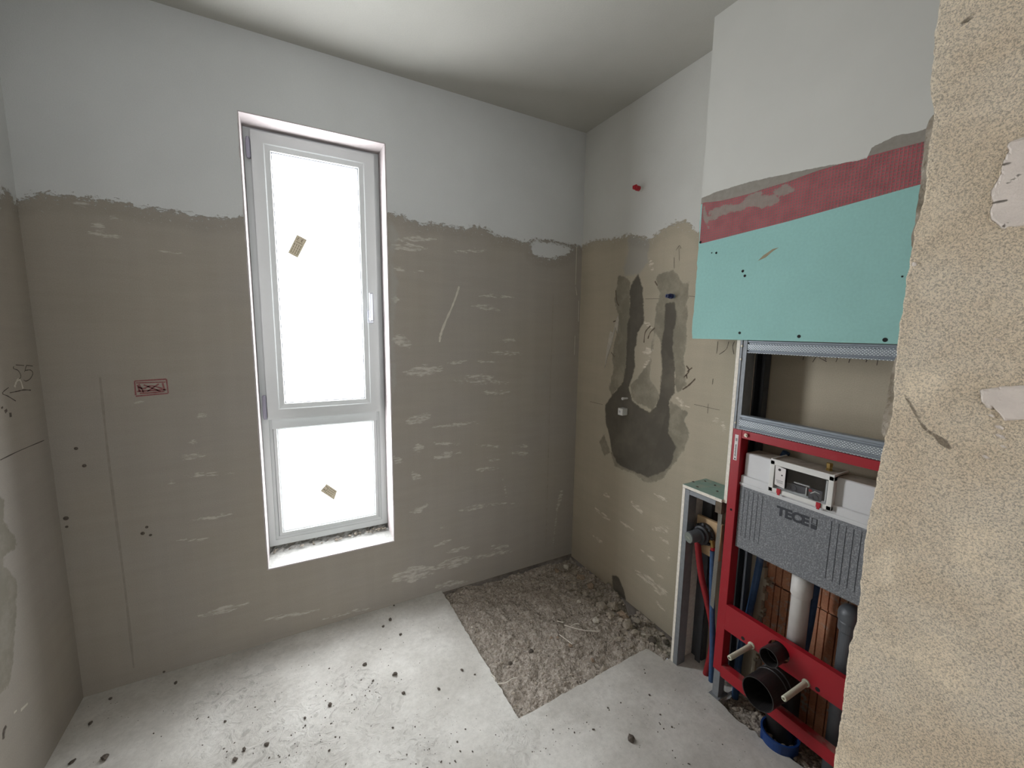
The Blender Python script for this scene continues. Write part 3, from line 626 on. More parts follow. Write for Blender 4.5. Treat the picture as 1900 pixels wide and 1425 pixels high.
tag(obj('loose_gravel', bm, MT['chunk'], origin=(-.08,-1.45,-.02)), 'loose gravel lying in the trench under the red toilet frame', 'gravel', kind='stuff')
# countable lumps of broken screed
zc = lambda *p: zm((780,1000), 3.354, p)
lumps = [((1200,400),.030,'chunk'),((1255,450),.034,'chunk2'),((1130,410),.026,'chunk'),((1090,505),.018,'pale'),((1180,470),.024,'chunk'),((1290,540),.032,'chunk'),((1340,590),.026,'chunk'),((1390,580),.022,'pale'),((1440,650),.026,'crumb'),((1290,490),.024,'chunk'),
 ((920,290),.020,'chunk'),((905,140),.024,'pale'),((1000,230),.022,'chunk2'),((1060,270),.024,'chunk2'),((1030,340),.020,'chunk'),((1100,330),.022,'chunk'),((1420,590),.024,'chunk'),((1500,620),.018,'chunk'),((1530,660),.016,'crumb'),((985,380),.014,'pale'),
 ((690,685),.012,'crumb'),((560,745),.010,'crumb'),((1140,815),.016,'chunk'),((865,495),.010,'crumb'),((935,650),.013,'chunk2'),((815,600),.007,'chunk2'),((855,602),.007,'chunk2'),((320,530),.006,'pale'),((340,680),.010,'crumb'),((850,180),.018,'chunk2'),((960,190),.018,'chunk'),((1350,500),.020,'chunk'),((1240,620),.016,'chunk'),((1070,750),.010,'chunk2'),((250,330),.012,'chunk'),((700,250),.010,'chunk')]
names = {'chunk':'grey','chunk2':'brownish','pale':'pale','crumb':'dark'}
spots = ['leaning on the right wall beside the damp spot','biggest brownish one, just in front of the damp spot','behind the dark hole at the right wall','lone pale one in front of the dark hole','between the pale lump and the damp spot','largest grey one, right of the damp spot','behind the low box end of the heap',
 'pale one nearest the low box','at the front right tip of the heap','wedged behind the largest grey lump','near the middle of the right edge','pale one in the far corner','brownish one below the far corner','first brownish one along the right wall','touching the right wall, left of the dark hole','directly left of the dark hole',
 'close beside the low box foot','halfway from heap to low box','beside the low box foot, last of the heap','pale one left of the dark hole','dark one in the middle left of the rubble','tiny dark one left of the middle','on the front edge of the rubble','dark one above the longest wire','brownish one right of the thin straw',
 'tiny one left of the short wires','tiny one at the end of the thin straw','tiny pale one at the left side','tiny dark one by the left edge','by the far corner near the window wall','between far corner and right wall','behind the front tip of the heap','in front of the heap near the right wall','brownish one near the front edge','in the left corner under the window wall','at the back under the window wall']
where = {}
for i, (p, r, mk) in enumerate(lumps):
    q = hit(zc(p)[0], 2, -.01); q[0] = min(q[0], -.012-r*.9); q[1] = min(q[1], -.012-r*.9)
    z = float(zpit(np.array(q[0]), np.array(q[1])))
    if q[1] < -.925+.0: z = 0
    bm = B(); rock(bm, (q[0], q[1], z+r*.30), r*1.05, 400+i)
    o = obj('screed_lump', bm, MT[mk], origin=(q[0], q[1], z))
    big = 'large' if r > .023 else 'small' if r < .013 else 'medium'
    tag(o, '%s %s screed lump, %s' % (big, names[mk], spots[i]), 'rubble', 'broken lumps in the floor corner')
# bits of wire and straw on the rubble
for pts, lab in [([(850,510),(890,520)], 'shortest pale wire on the rubble, at the left end of the longest wire'), ([(895,535),(960,555),(1030,570),(1110,575)], 'longest pale wire lying across the middle of the rubble'),
                 ([(940,540),(965,528),(990,530)], 'short curved pale wire just above the longest wire on the rubble'), ([(865,595),(900,620),(945,655)], 'thin pale straw below the longest wire on the rubble'),
                 ([(480,900),(530,895),(570,870),(600,865)], 'bent pale strip at the left edge of the rubble patch'), ([(465,880),(462,860),(440,845)], 'small curled strip beside the bent strip at the left edge of the rubble')]:
    P = [at(q, 2, .004) for q in zc(*pts)]; bm = B(); tube(bm, spline(P, 5), .0022, 6)
    tag(obj('wire_offcut', bm, MT['pale'], origin=P[0]), lab, 'wire')
# crumbs of plaster on the screed
crumbs = [((724,1151),.011,'round one under the window wall, closest to the wall foot'),((711,1163),.008,'slim one beside the roundest crumb by the wall'),((743,1178),.008,'angular one a little in front of the window wall'),((731,1124),.006,'tiny one right against the foot of the window wall'),((677,1234),.010,'flat one in the middle of the bright floor'),
 ((733,1252),.012,'biggest one on the bright floor left of the rubble patch'),((692,1264),.006,'flat sliver left of the biggest crumb'),((749,1287),.008,'flat one below the biggest crumb'),((612,1309),.010,'round dark one alone in the centre of the floor'),((611,1241),.004,'tiny one at the back of the bright floor'),
 ((857,1244),.008,'first one left of the rubble patch edge'),((881,1252),.005,'tiny one touching the left side of the rubble patch'),((814,1279),.008,'dark one left of the front corner of the rubble'),((729,1351),.005,'small one near the front edge of the view'),((195,1407),.014,'long dark sliver near the left wall'),
 ((134,1415),.010,'one in the bottom left corner by the left wall'),((1171,1373),.016,'large round one in front of the rubble patch'),((1101,1354),.005,'small one left of the large round crumb'),((1205,1290),.005,'small one between the rubble patch and the low box'),((1128,1314),.004,'tiny one in front of the rubble patch edge'),
 ((453,1391),.008,'one beside the scuffed swirls'),((436,1410),.010,'dark one at the bottom left of the scuffed swirls'),((326,1268),.008,'one in the shade below the window wall'),((168,1343),.009,'one in the shade near the left wall'),((205,1297),.007,'one in the shade of the far left corner'),
 ((611,1393),.005,'small one at the front of the bright floor'),((1225,1326),.004,'speck on the floor in front of the low box'),((566,1333),.006,'pale grey one left of the centre of the floor'),((418,1339),.006,'thin sliver on the left of the bright floor'),((495,1382),.009,'grey one on the scuffed swirls')]
for i, (p, r, lab) in enumerate(crumbs):
    q = hit(p, 2, 0); bm = B(); rock(bm, (q[0], q[1], r*.35), r*.95, 700+i, .6)
    tag(obj('plaster_crumb', bm, MT['crumb'], origin=(q[0], q[1], 0)), 'dark plaster crumb on screed, '+lab, 'crumb', 'crumbs on the screed')

bm = B()
for i in range(420):
    x = random.uniform(-2.1, -.2); y = random.uniform(-1.5, -.12)
    if i % 3 == 0: q = hit(random.choice([(440,1405),(560,1390),(690,1260),(670,1320),(800,1400),(1010,1390),(1250,1370),(620,1300)]), 2, 0); x = random.gauss(q[0], .07); y = random.gauss(q[1], .05)
    if (x > -.93 and y > -.90) or x > -.21 or y > -.03 or x < XL+.03: continue
    rr_ = random.choice([.0012,.0015,.0018,.0024,.0032]); pebble(bm, (x, y, rr_*.4), rr_, i+9, 1, .7)
tag(obj('fine_crumbs', bm, MT['crumb'], origin=(-1.2,-.8,0)), 'fine dark specks of plaster sprinkled over the grey screed floor', 'crumbs', kind='stuff')

# ------------------------------------------------------------------ window_1
YS, YF = .120, .148                # front of sash, front of fixed frame
FR = struct(bpy.data.objects.new('window_1', None)); C.objects.link(FR); FR.location = (-1.433, YF, WZ1)
def ring(bm, x0, x1, z0, z1, w_, y0, y1, bev=.003, wi=None):
    """mitred frame ring, with chamfer step towards the glass"""
    prof = [(0, y1), (0, y0), (w_*.62, y0), (w_*.68, y0+.004), (w_*.95, y0+.007), (w_, y0+.016), (w_, y1)]
    cs = [(x0, z0, 1, 1), (x1, z0, -1, 1), (x1, z1, -1, -1), (x0, z1, 1, -1)]
    vv = [[bm.verts.new((cx+sx*a, b, cz+sz*a)) for a, b in prof] for cx, cz, sx, sz in cs]
    for i in range(4):
        for k in range(len(prof)-1): bm.faces.new((vv[i][k], vv[(i+1)%4][k], vv[(i+1)%4][k+1], vv[i][k+1]))
    bmesh.ops.recalc_face_normals(bm, faces=bm.faces)
bm = B(); ring(bm, WX1+.001, WX2-.001, .392, 2.300, .045, YF, YF+.07); fr = obj('frame', bm, MT['pvc'], FR)
bm = B(); box(bm, (WX1+.04, YF, .972), (WX2-.04, YF+.06, 1.045), .003); obj('transom', bm, MT['pvc'], FR)
bm = B(); ring(bm, WX1+.046, WX2-.046, .438, .985, .021, YF+.002, YF+.04); obj('glazing_bead', bm, MT['pvc'], FR)
sa = None
bm = B(); ring(bm, -1.685, -1.180, 1.024, 2.283, .074, YS, YF+.03); sa = obj('sash', bm, MT['pvc'], FR)
bm = B(); ring(bm, -1.6125, -1.2525, 1.0965, 2.2105, .004, YS+.014, YS+.03); obj('gasket', bm, MT['gasket'], sa)
bm = B(); box(bm, (-1.611, YS+.022, 1.098), (-1.254, YS+.028, 2.209)); obj('glass_pane', bm, MT['pane'], sa)
bm = B(); ring(bm, WX1+.064, WX2-.064, .4565, .967, .004, YF+.012, YF+.03); obj('gasket', bm, MT['gasket'], FR)
bm = B(); box(bm, (WX1+.066, YF+.020, .458), (WX2-.066, YF+.026, .965)); obj('glass_pane', bm, MT['pane'], FR)
bm = B(); box(bm, (-1.232, YS-.009, 1.478), (-1.203, YS, 1.543), .003); hd = obj('handle', bm, MT['silver'], sa)
bm = B(); tube(bm, [(-1.2175, YS-.005, 1.500),(-1.2175, YS-.04, 1.500)], .009, 14); box(bm, (-1.2275, YS-.050, 1.487), (-1.2075, YS-.036, 1.625), .005, 3); obj('handle_lever', bm, MT['silver'], sa)
for z0, z1 in [(2.172,2.250),(1.030,1.135)]:
    bm = B(); box(bm, (-1.7045, YF-.020, z0), (-1.688, YF+.004, z1), .004, 3); tube(bm, [(-1.696, YF-.016, z0-.004),(-1.696, YF-.016, z1+.004)], .006, 12); obj('hinge', bm, MT['hinge'], FR)
# reveal and sill
bm = B()
def quad(bm, *p): bm.faces.new([bm.verts.new(q) for q in p])
Y2 = YF+.08
quad(bm, (WX1,0,WZ1),(WX1,Y2,WZ1),(WX1,Y2,WZ2+.01),(WX1,0,WZ2)); quad(bm, (WX2,0,WZ2),(WX2,Y2,WZ2+.01),(WX2,Y2,WZ1),(WX2,0,WZ1)); quad(bm, (WX1,0,WZ2),(WX1,Y2,WZ2+.01),(WX2,Y2,WZ2+.01),(WX2,0,WZ2))
struct(obj('trim_1', bm, MT['reveal']))
bm, U, V = grid(np.linspace(WX1, WX2, 50), np.linspace(0, Y2, 20), lambda u, v: (u, v, WZ1+.0015*fbm(u, v, 40, 3, 1)+.004*v/.2+.010*np.clip((v-.125)/.03, 0, 1)*(fbm(u, v, 60, 3, 4) > .05)))
struct(obj('trim_2', bm, MT['sill']))
bm = B()     # thin painted corner line around the opening
for i in range(2):
    xa = WX1-.004 if i == 0 else WX2+.001
    for k in range(90):
        z0 = WZ1+(WZ2-WZ1)*k/90; z1 = WZ1+(WZ2-WZ1)*(k+1)/90; w_ = .005+.003*float(fbm(z0, i*7.1, 30, 3, 3)); xx = (WX1-w_, WX1) if i == 0 else (WX2, WX2+w_)
        box(bm, (xx[0], -.0015, z0), (xx[1], .001, z1))
box(bm, (WX1-.004,-.0015,WZ2), (WX2+.004,.001,WZ2+.004)); box(bm, (WX1-.004,-.0015,WZ1-.006), (WX2+.004,.001,WZ1))
struct(obj('trim_3', bm, MT['reveal']))
bm = B()
for i in range(46):
    x = random.uniform(WX1+.02, WX2-.02) if i % 3 else random.uniform(-1.24,-1.17); pebble(bm, (x, random.uniform(.12,.145), WZ1+.008+random.uniform(0,.012)), random.uniform(.003,.008), i+50, 1)
tag(obj('mortar_debris', bm, MT['mortar'], origin=(-1.43,.13,WZ1)), 'crumbled mortar left in the gap between sill and window frame', 'debris', kind='stuff')
# paper labels on the panes
for pts, y, lab in [([(551,435),(570,445),(552.5,479),(534,469)], YS+.0205, 'tilted beige paper label with CE mark on the tall upper pane'), ([(606,897.5),(626,911),(620,928),(594,911)], YF+.0185, 'tilted beige paper label on the small lower pane')]:
    P = [at(q, 1, y) for q in pts]; c0 = sum(P, Vector())/4
    s_ = thing('paper_label', lab, 'label', c0)
    bm = B(); prism(bm, P, (0,.0008,0)); obj('paper', bm, MT['paper'], s_)
    # printing: lines of text along the long side and a small mark at one end
    a, b, c_, d = P; n_ = Vector((0,-.0006,0)); bm = B()
    def pt(u, v): return a+(b-a)*u+(d-a)*v
    lon = (d-a).length > (b-a).length
    def seg(u0, v0, u1, v1, h=.035):
        p0, p1 = (pt(u0, v0), pt(u1, v1)) if lon else (pt(v0, u0), pt(v1, u1)); dd = (p1-p0).normalized(); s2 = dd.cross(Vector((0,1,0)))*.0013
        quad(bm, p0+s2+n_, p1+s2+n_, p1-s2+n_, p0-s2+n_)
    for k in range(4):
        for j in range(4):
            v0 = .42+.13*j; seg(.18+.2*k, v0, .18+.2*k, v0+.095)
    for (u0,v0,u1,v1) in [(.30,.10,.22,.16),(.22,.16,.30,.24),(.72,.10,.60,.13),(.60,.13,.60,.21),(.60,.21,.72,.24),(.60,.17,.70,.17),(.2,.32,.8,.32)]: seg(u0,v0,u1,v1)
    obj('printing', bm, MT['ink'], s_)

# ------------------------------------------------------------------ drywall casing
X0 = -.140                          # front of studs and frame
YBD = -.930
t_b = thing('drywall_casing', 'half painted green plasterboard casing boxed out from the upper right wall', 'drywall', (X0-.012, YBD, 1.428))
def bplace(u, v):
    e = YBD-.004-.006*np.clip(fbm(v, 0*v, 26, 4, 7), -1, 1)*(v < 2.0); yy = YF0-.02+(e-YF0+.02)*u
    return X0-.0125+0*u, yy, v
bm, U, V = grid(np.linspace(0,1,110), lin(1.430, H, 150), bplace); bmesh.ops.reverse_faces(bm, faces=bm.faces)
es = [e for e in bm.edges if len(e.link_faces) == 1]; n0 = len(bm.verts)
ret = bmesh.ops.extrude_edge_only(bm, edges=es); bmesh.ops.translate(bm, verts=[g for g in ret['geom'] if isinstance(g, bmesh.types.BMVert)], vec=(.0125,0,0))
YY = np.array([v.co.y for v in bm.verts]); ZZ = np.array([v.co.z for v in bm.verts])
bd = obj('front_board', bm, MT['board'], t_b)
# material coordinates are object based, so keep the mesh in world units relative to the casing
zb = lambda *p: zm((1240,200), 3.098, p); BD = lambda pts: sorted(on(0, X0-.0125, pts))
def crv(pts): q = BD(pts); return np.interp(YY, [a[0] for a in q], [a[1] for a in q])
top = crv(zb((205,545),(300,535),(480,490),(550,465),(700,420),(860,360),(1100,290),(1465,195))); bot = crv(zb((200,778),(700,650),(950,580),(1450,440)))
pe = crv(zb((190,520),(260,490),(420,440),(560,405),(700,375),(860,345),(1040,312),(1150,290),(1170,228),(1300,165),(1440,135)))
field(bd, 'f_tape', np.minimum(np.minimum(top-ZZ, ZZ-bot), YBD-.008-YY)); field(bd, 'f_fill', ZZ-top+.004); field(bd, 'f_paint', ZZ-pe)
sm = np.full(YY.shape, -1.0)
for a, b, r in [((240,600),(420,570),.018),((420,570),(520,500),.024),((480,540),(620,530),.022),((620,480),(710,470),.018),((220,640),(300,610),.012),((200,560),(230,690),.008)]:
    A_, B_ = on(0, X0-.0125, zb(a, b)); sm = np.maximum(sm, sdcap(YY, ZZ, A_, B_, r))
field(bd, 'f_smear', sm)
bm = B(); box(bm, (X0, YBD-.0125, 1.432), (-.001, YBD-.001, H-.001)); obj('side_board', bm, MT['core'], t_b)
for p, r in [(zb((276,834))[0],.0035),(zb((250,834))[0],.002),(zb((428,939))[0],.004),(zb((440,966))[0],.004),(zb((410,1294))[0],.004),(zb((751,1314))[0],.0045),(zb((1246,1334))[0],.005),(zb((185,773))[0],.004),(zb((1345,970))[0],.002)]:
    q = at(p, 0, X0-.0125); bm = B(); lathe(bm, (q.x+.001, q.y, q.z), (-1,0,0), [(r*1.25,0),(r*1.15,.0018),(r*.7,.0016),(r*.5,.0012),(0,.0011)], 14); obj('screw_head', bm, MT['hole'], t_b)
bm = B(); P = [at(q, 0, X0-.0125) for q in zb((515,880),(545,850),(600,812),(635,803),(600,825),(560,860))]; prism(bm, P, (-.0006,0,0)); obj('scratch', bm, simple('scratch_tan', (150,138,112), .8), t_b)

t_s = thing('side_panel', 'narrow upright plasterboard panel edge running down beside the red frame', 'drywall', (X0, -1.124, .82))
bm = B(); box(bm, (X0, -1.1295, .808), (-.001, -1.117, 1.429)); obj('gypsum_core', bm, MT['core'], t_s)
bm = B(); box(bm, (X0+.0005, -1.1170, .822), (-.0015, -1.1163, 1.429)); obj('green_facing', bm, MT['greenface'], t_s)
def cprof(bm, x0, y0, z0, x1, y1, z1, open_, lip=.004, th=.0008):
    """thin C section between two corners; open_ is the axis direction the section opens to"""
    pass
# vertical stud above the frame: C section, web facing the room
t_st = thing('metal_stud', 'grey metal stud standing on the red frame beside the narrow panel edge', 'stud', (X0+.02, -1.142, 1.103))
bm = B(); yA, yB = -1.1295, -1.156
pts = [(X0+.048,yA-.006),(X0+.048,yA-.0006),(X0+.0006,yA-.0006),(X0+.0006,yA-.008),(X0+.003,yA-.010),(X0+.003,yA-.016),(X0+.0006,yA-.018),(X0+.0006,yB),(X0+.048,yB),(X0+.048,yB+.006)]
def sheet(bm, pts, z0, z1, th=.0009):
    for (xa, ya), (xb, yb) in zip(pts, pts[1:]):
        d = Vector((xb-xa, yb-ya, 0)); n = Vector((-d.y, d.x, 0)).normalized()*th*.5; e = d.normalized()*th*.5
        a, b = Vector((xa, ya, z0))-e, Vector((xb, yb, z0))+e
        prism(bm, [a-n, b-n, b+n, a+n], (0,0,z1-z0))
sheet(bm, pts, 1.103, 1.429); obj('profile', bm, MT['zinc'], t_st)
for z in (1.125,1.36,1.408): bm = B(); lathe(bm, (X0-.0004, -1.137, z), (-1,0,0), [(.004,0),(.0035,.0012),(.001,.0018),(0,.0012)], 10); obj('screw', bm, MT['steel'], t_st)
t_st = thing('metal_stud', 'dark metal stud fixed on the wall inside the casing, behind the front stud', 'stud', (-.02, -1.145, 1.0))
bm = B(); sheet(bm, [(-.04,-1.136),(-.04,-1.131),(-.001,-1.131),(-.001,-1.165),(-.008,-1.168),(-.040,-1.168),(-.040,-1.160)], .02, 1.42); obj('profile', bm, MT['shadezinc'], t_st)
# horizontal profiles
def hprof(name, lab, z0, z1, y0, y1, x0, dep, mat_front, underside=True):
    t_ = thing(name, lab, 'profile', (x0, (y0+y1)/2, z0))
    bm = B(); h = z1-z0; pr = [(x0+dep, z0+.001),(x0+.001, z0+.001),(x0, z0+.003),(x0, z0+h*.12),(x0+.0035, z0+h*.17),(x0+.0035, z0+h*.22),(x0, z0+h*.27),(x0, z0+h*.70),(x0+.0035, z0+h*.75),(x0+.0035, z0+h*.82),(x0, z0+h*.87),(x0, z1-.002),(x0+.001, z1),(x0+dep, z1)]
    va = [bm.verts.new((x,y0,z)) for x,z in pr]; vb = [bm.verts.new((x,y1,z)) for x,z in pr]
    for i in range(len(pr)-1): bm.faces.new((va[i], va[i+1], vb[i+1], vb[i]))
    bmesh.ops.recalc_face_normals(bm, faces=bm.faces); bmesh.ops.solidify(bm, geom=bm.faces[:], thickness=.0009); obj('profile', bm, mat_front, t_)
    return t_
a_ = hprof('ceiling_profile', 'dimpled metal profile lying on top of the red toilet frame', 1.1035, 1.158, -1.152, YF0+.001, X0-.002, .027, MT['perf'])
b_ = hprof('ceiling_profile', 'dimpled metal rail just below the green board, above the open niche', 1.383, 1.4285, -1.157, YF0+.001, X0+.001, .027, MT['perf'])
bm = B(); quad(bm, (X0,-1.16,1.40),(X0,YF0+.002,1.40),(X0+.04,YF0+.002,1.40),(X0+.04,-1.16,1.40)); bmesh.ops.solidify(bm, geom=bm.faces[:], thickness=.001); obj('flange', bm, MT['zinc'], b_)

# low box left of the frame
XB = -.150
t_l = thing('low_plasterboard_box', 'low open plasterboard box with green top standing left of the red frame', 'box', (XB, -1.03, 0))
bm = B(); box(bm, (XB, -.9505, .001), (-.001, -.938, .8065)); obj('side_board', bm, MT['core'], t_l)
bm = B(); box(bm, (XB+.001, -.9380, .001), (-.0015, -.9374, .806)); obj('side_facing', bm, MT['greenface'], t_l)
bm = B(); box(bm, (XB, -1.1155, .8075), (-.001, -.937, .8195)); obj('top_board', bm, MT['core'], t_l)
bm = B(); box(bm, (XB+.001, -1.1160, .8197), (-.001, -.937, .8206)); obj('top_facing', bm, MT['greenface'], t_l)
bm = B(); sheet(bm, [(XB+.048,-.957),(XB+.048,-.9512),(XB+.001,-.9512),(XB+.001,-.972),(XB+.048,-.972),(XB+.048,-.966)], .001, .805); obj('stud', bm, MT['zinc'], t_l)
bm = B(); box(bm, (XB+.001, -1.090, .787), (XB+.0018, -.9725, .8065)); box(bm, (XB+.001, -1.090, .8055), (XB+.045, -.9725, .8065)); obj('top_rail', bm, MT['zinc'], t_l)
bm = B(); box(bm, (XB+.002, -1.116, .760), (XB+.03, -1.090, .805)); obj('connector', bm, MT['gap'], t_l)
bm = B(); box(bm, (-.030, -1.005, .001), (-.001, -.952, .805)); box(bm, (-.05, -1.01, .001), (-.048, -.985, .805)); obj('rear_stud', bm, MT['shadezinc'], t_l)
bm = B()
bits = []
for k, (p) in enumerate(zm((1230,880), 7.127, [(400,98),(560,90),(690,145),(455,165),(720,225)])):
    q = at(p, 2, .8215); 
    if q.x < -.02: bm = B(); pebble(bm, (q.x, q.y, .8215), .006, k, 1, .3); obj('plaster_fleck', bm, MT['crumb'], t_l)
tz = thing('corner_bead', 'perforated light grey strip hanging along the left side of the red frame', 'strip', (X0-.004, -1.108, .36))
bm = B(); P = [(X0-.001,-1.1005,.775),(X0-.001,-1.1165,.775),(X0-.003,-1.1155,.362),(X0-.003,-1.0985,.370)]; bm.faces.new([bm.verts.new(q) for q in P]); bmesh.ops.solidify(bm, geom=bm.faces[:], thickness=.001); obj('mesh_strip', bm, MT['bead'], tz)

# valve in the low box
tv = thing('valve', 'black stop valve with grey knob screwed to a plywood block in the low box', 'valve', (-.09, -1.0, .60))
bm = B(); box(bm, (-.093, -1.088, .535), (-.078, -.975, .690), .002); obj('plywood_block', bm, MT['wood'], tv)
bm = B(); box(bm, (-.078, -1.03, .585), (-.002, -.99, .64)); obj('spacer', bm, MT['wood'], tv)
bm = B(); lathe(bm, (-.093, -1.020, .625), (-1,0,0), [(0,0),(.045,0),(.045,.012),(.038,.016),(.038,.032),(.031,.036),(.029,.046),(0,.046)], 24)
for k in range(8):
    a = k*math.pi/4; lathe(bm, (-.1, -1.02+.041*math.cos(a), .625+.041*math.sin(a)), (-1,0,0), [(.006,0),(.006,.014),(.003,.016),(0,.016)], 10)
obj('valve_body', bm, MT['valve'], tv, smooth=False)
ax_ = Vector((-.075, .012, -.004)).normalized()
bm = B(); lathe(bm, (-.128, -1.012, .622), ax_, [(0,0),(.0245,0),(.0235,.048),(.022,.0505)], 32); kb = obj('knob', bm, MT['knob'], tv)
bm = B(); lathe(bm, Vector((-.128,-1.012,.622))+ax_*.0495, ax_, [(.022,0),(.0215,.0016),(0,.0016)], 32); kf = obj('knob_face', bm, MT['knobface'], kb)
bm = B(); c0 = Vector((-.128,-1.012,.622))+ax_*.0516; tube(bm, [c0+Vector((0,.009,.005)), c0+Vector((0,-.010,-.006))], .0008, 6); obj('arrow_mark', bm, MT['sleeve'], kb)
bm = B(); tube(bm, [(-.110,-1.048,.617),(-.110,-1.066,.612)], .009, 12); tube(bm, [(-.110,-1.062,.620),(-.110,-1.068,.590)], .008, 12); obj('brass_elbow', bm, MT['brass'], tv)
bm = B(); tube(bm, [(-.110,-1.0685,.592),(-.110,-1.0695,.580)], .009, 12); obj('red_collar', bm, MT['redplastic'], tv)
th = thing('red_hose', 'red sheathed water hose curving down inside the low box', 'hose', (-.07,-1.06,0))
bm = B(); tube(bm, spline([(-.118,-1.003,.590),(-.115,-1.010,.54),(-.105,-1.025,.44),(-.092,-1.050,.34),(-.082,-1.075,.24),(-.078,-1.080,.14),(-.075,-1.068,.05),(-.074,-1.060,.0)], 8), .0125, 16); obj('sheath', bm, MT['redhose'], th)
th = thing('blue_hose', 'blue water hose dropping straight beside the perforated strip in the low box', 'hose', (-.08,-1.09,0))
bm = B(); tube(bm, spline([(-.110,-1.0695,.578),(-.106,-1.074,.45),(-.098,-1.082,.30),(-.090,-1.090,.14),(-.086,-1.094,.0)], 8), .0105, 16); obj('sheath', bm, MT['bluehose'], th)

# ------------------------------------------------------------------ red toilet frame
tf = thing('toilet_frame', 'red steel wall frame for a hung toilet with crossbars and adjustable feet', 'frame', (X0, -1.36, 0))
YL, YR = -1.1305, -1.6305
bm = B(); box(bm, (X0, YL-.034, .118), (X0+.045, YL, 1.1025), .002); up1 = obj('upright', bm, MT['red'], tf)
bm = B(); box(bm, (X0, YR, .118), (X0+.045, YR+.034, 1.1025), .002); obj('upright', bm, MT['red'], tf)
bm = B(); box(bm, (X0+.001, YR+.034, 1.0725), (X0+.030, YL-.034, 1.1020), .002); obj('top_rail', bm, MT['red'], tf)
# crossbar with a round cut-out for the flush connection
YC = -1.362
bm = B(); n = 26; cz, cr_ = .362, .036
outer = []
def barface(bm):
    zb0, zt0 = .308, .412
    ya, yb = YL-.034, YR+.034
    sq = [(YC-.05,zb0),(YC+.05,zb0),(YC+.05,zt0),(YC-.05,zt0)]
    circ = [(YC+cr_*math.cos(2*math.pi*k/n), cz+cr_*math.sin(2*math.pi*k/n)) for k in range(n)]
    vs = [bm.verts.new((X0, y, z)) for y, z in sq]; vc = [bm.verts.new((X0, y, z)) for y, z in circ]
    es = [bm.edges.new((vs[i], vs[(i+1)%4])) for i in range(4)]+[bm.edges.new((vc[i], vc[(i+1)%n])) for i in range(n)]
    bmesh.ops.triangle_fill(bm, use_beauty=True, edges=es)
    for f_ in list(bm.faces):
        c = f_.calc_center_median()
        if math.hypot(c.y-YC, c.z-cz) < cr_*.98: bm.faces.remove(f_)
    bm.faces.new((vs[1], bm.verts.new((X0,ya,zb0)), bm.verts.new((X0,ya,zt0)), vs[2])); bm.faces.new((vs[0], vs[3], bm.verts.new((X0,yb,zt0)), bm.verts.new((X0,yb,zb0))))
    r = bmesh.ops.extrude_face_region(bm, geom=bm.faces[:]); bmesh.ops.translate(bm, verts=[g for g in r['geom'] if isinstance(g, bmesh.types.BMVert)], vec=(.020,0,0))
    bmesh.ops.recalc_face_normals(bm, faces=bm.faces)
barface(bm); cb = obj('crossbar', bm, MT['red'], tf)
for y, z in [(-1.238,.322),(-1.486,.322)]:
    bm = B(); lathe(bm, (X0-.0003, y, z), (-1,0,0), [(.007,0),(.0065,.0006),(0,.0005)], 18); obj('slot_hole', bm, MT['hole'], cb)
bm = B(); prism(bm, [(X0,YL-.034,.105),(X0,YL-.034,.150),(X0+.030,YL-.034,.150),(X0+.030,YL-.034,.105)], (0,YR-YL+.068,0)); lb = obj('lower_bar', bm, MT['red'], tf)
bm = B(); box(bm, (X0+.001, YR+.035, .1502), (X0+.029, YL-.035, .1512)); obj('dusty_top', bm, MT['reddust'], lb)
for y in (YL-.030, YR+.004):
    bm = B(); box(bm, (X0+.003, y, .001), (X0+.038, y+.026, .118), .001); box(bm, (X0-.006, y-.008, .0005), (X0+.055, y+.034, .004)); obj('foot', bm, MT['zinc'], tf)
bm = B(); lathe(bm, (X0-.0005, YL-.019, .792), (-1,0,0), [(.0045,0),(.004,.0008),(0,.0006)], 16); obj('round_hole', bm, MT['hole'], up1)
bm = B(); lathe(bm, (X0+.0005, YL-.052, 1.0875), (-1,0,0), [(.0075,0),(.0075,.005),(.004,.005),(.004,.008),(0,.008)], 6); obj('nut', bm, MT['steel'], tf)
bm = B(); box(bm, (X0-.0008, YL-.023, .985), (X0, YL-.010, 1.082)); lb2 = obj('sticker', bm, MT['label'], up1)
bm = B()
for k in range(7): box(bm, (X0-.0012, YL-.020, 1.058+k*.0016), (X0-.0008, YL-.0135, 1.0588+k*.0016))
for k in range(9): box(bm, (X0-.0012, YL-.0190, 1.000+k*.0052), (X0-.0008, YL-.0145+.001*(k%2), 1.0030+k*.0052))
box(bm, (X0-.0012, YL-.019, .988), (X0-.0008, YL-.014, .993)); obj('sticker_print', bm, MT['blackprint'], lb2)

# cistern
tk = thing('cistern', 'white concealed cistern with grey foam jacket and service window inside the red frame', 'cistern', (-.10, -1.37, .645))
YT0, YT1 = -1.172, -1.582
bm = B(); box(bm, (-.118, YT1, .925), (-.040, YT0, 1.018), .006, 3); tank = obj('tank', bm, MT['tank'], tk)
bm = B(); box(bm, (-.112, YT1+.006, 1.0182), (-.045, YT0-.006, 1.0190)); obj('tank_top_dust', bm, MT['tankdust'], tank)
bm = B(); box(bm, (-.126, YT1-.004, .888), (-.036, YT0+.006, .932), .005, 3); box(bm, (-.129, YT1-.005, .896), (-.040, YT0+.007, .905), .002); obj('tank_rim', bm, MT['tank'], tk)
bm = B(); box(bm, (-.128, YT1-.002, .652), (-.034, YT0+.004, .892), .005, 2); fj = obj('foam_jacket', bm, MT['foam'], tk)
for k in range(5): bm = B(); y = -1.187-k*.0165; box(bm, (-.1285, y-.0012, .700), (-.1270, y+.0004, .882)); obj('jacket_groove', bm, MT['foamdark'], fj)
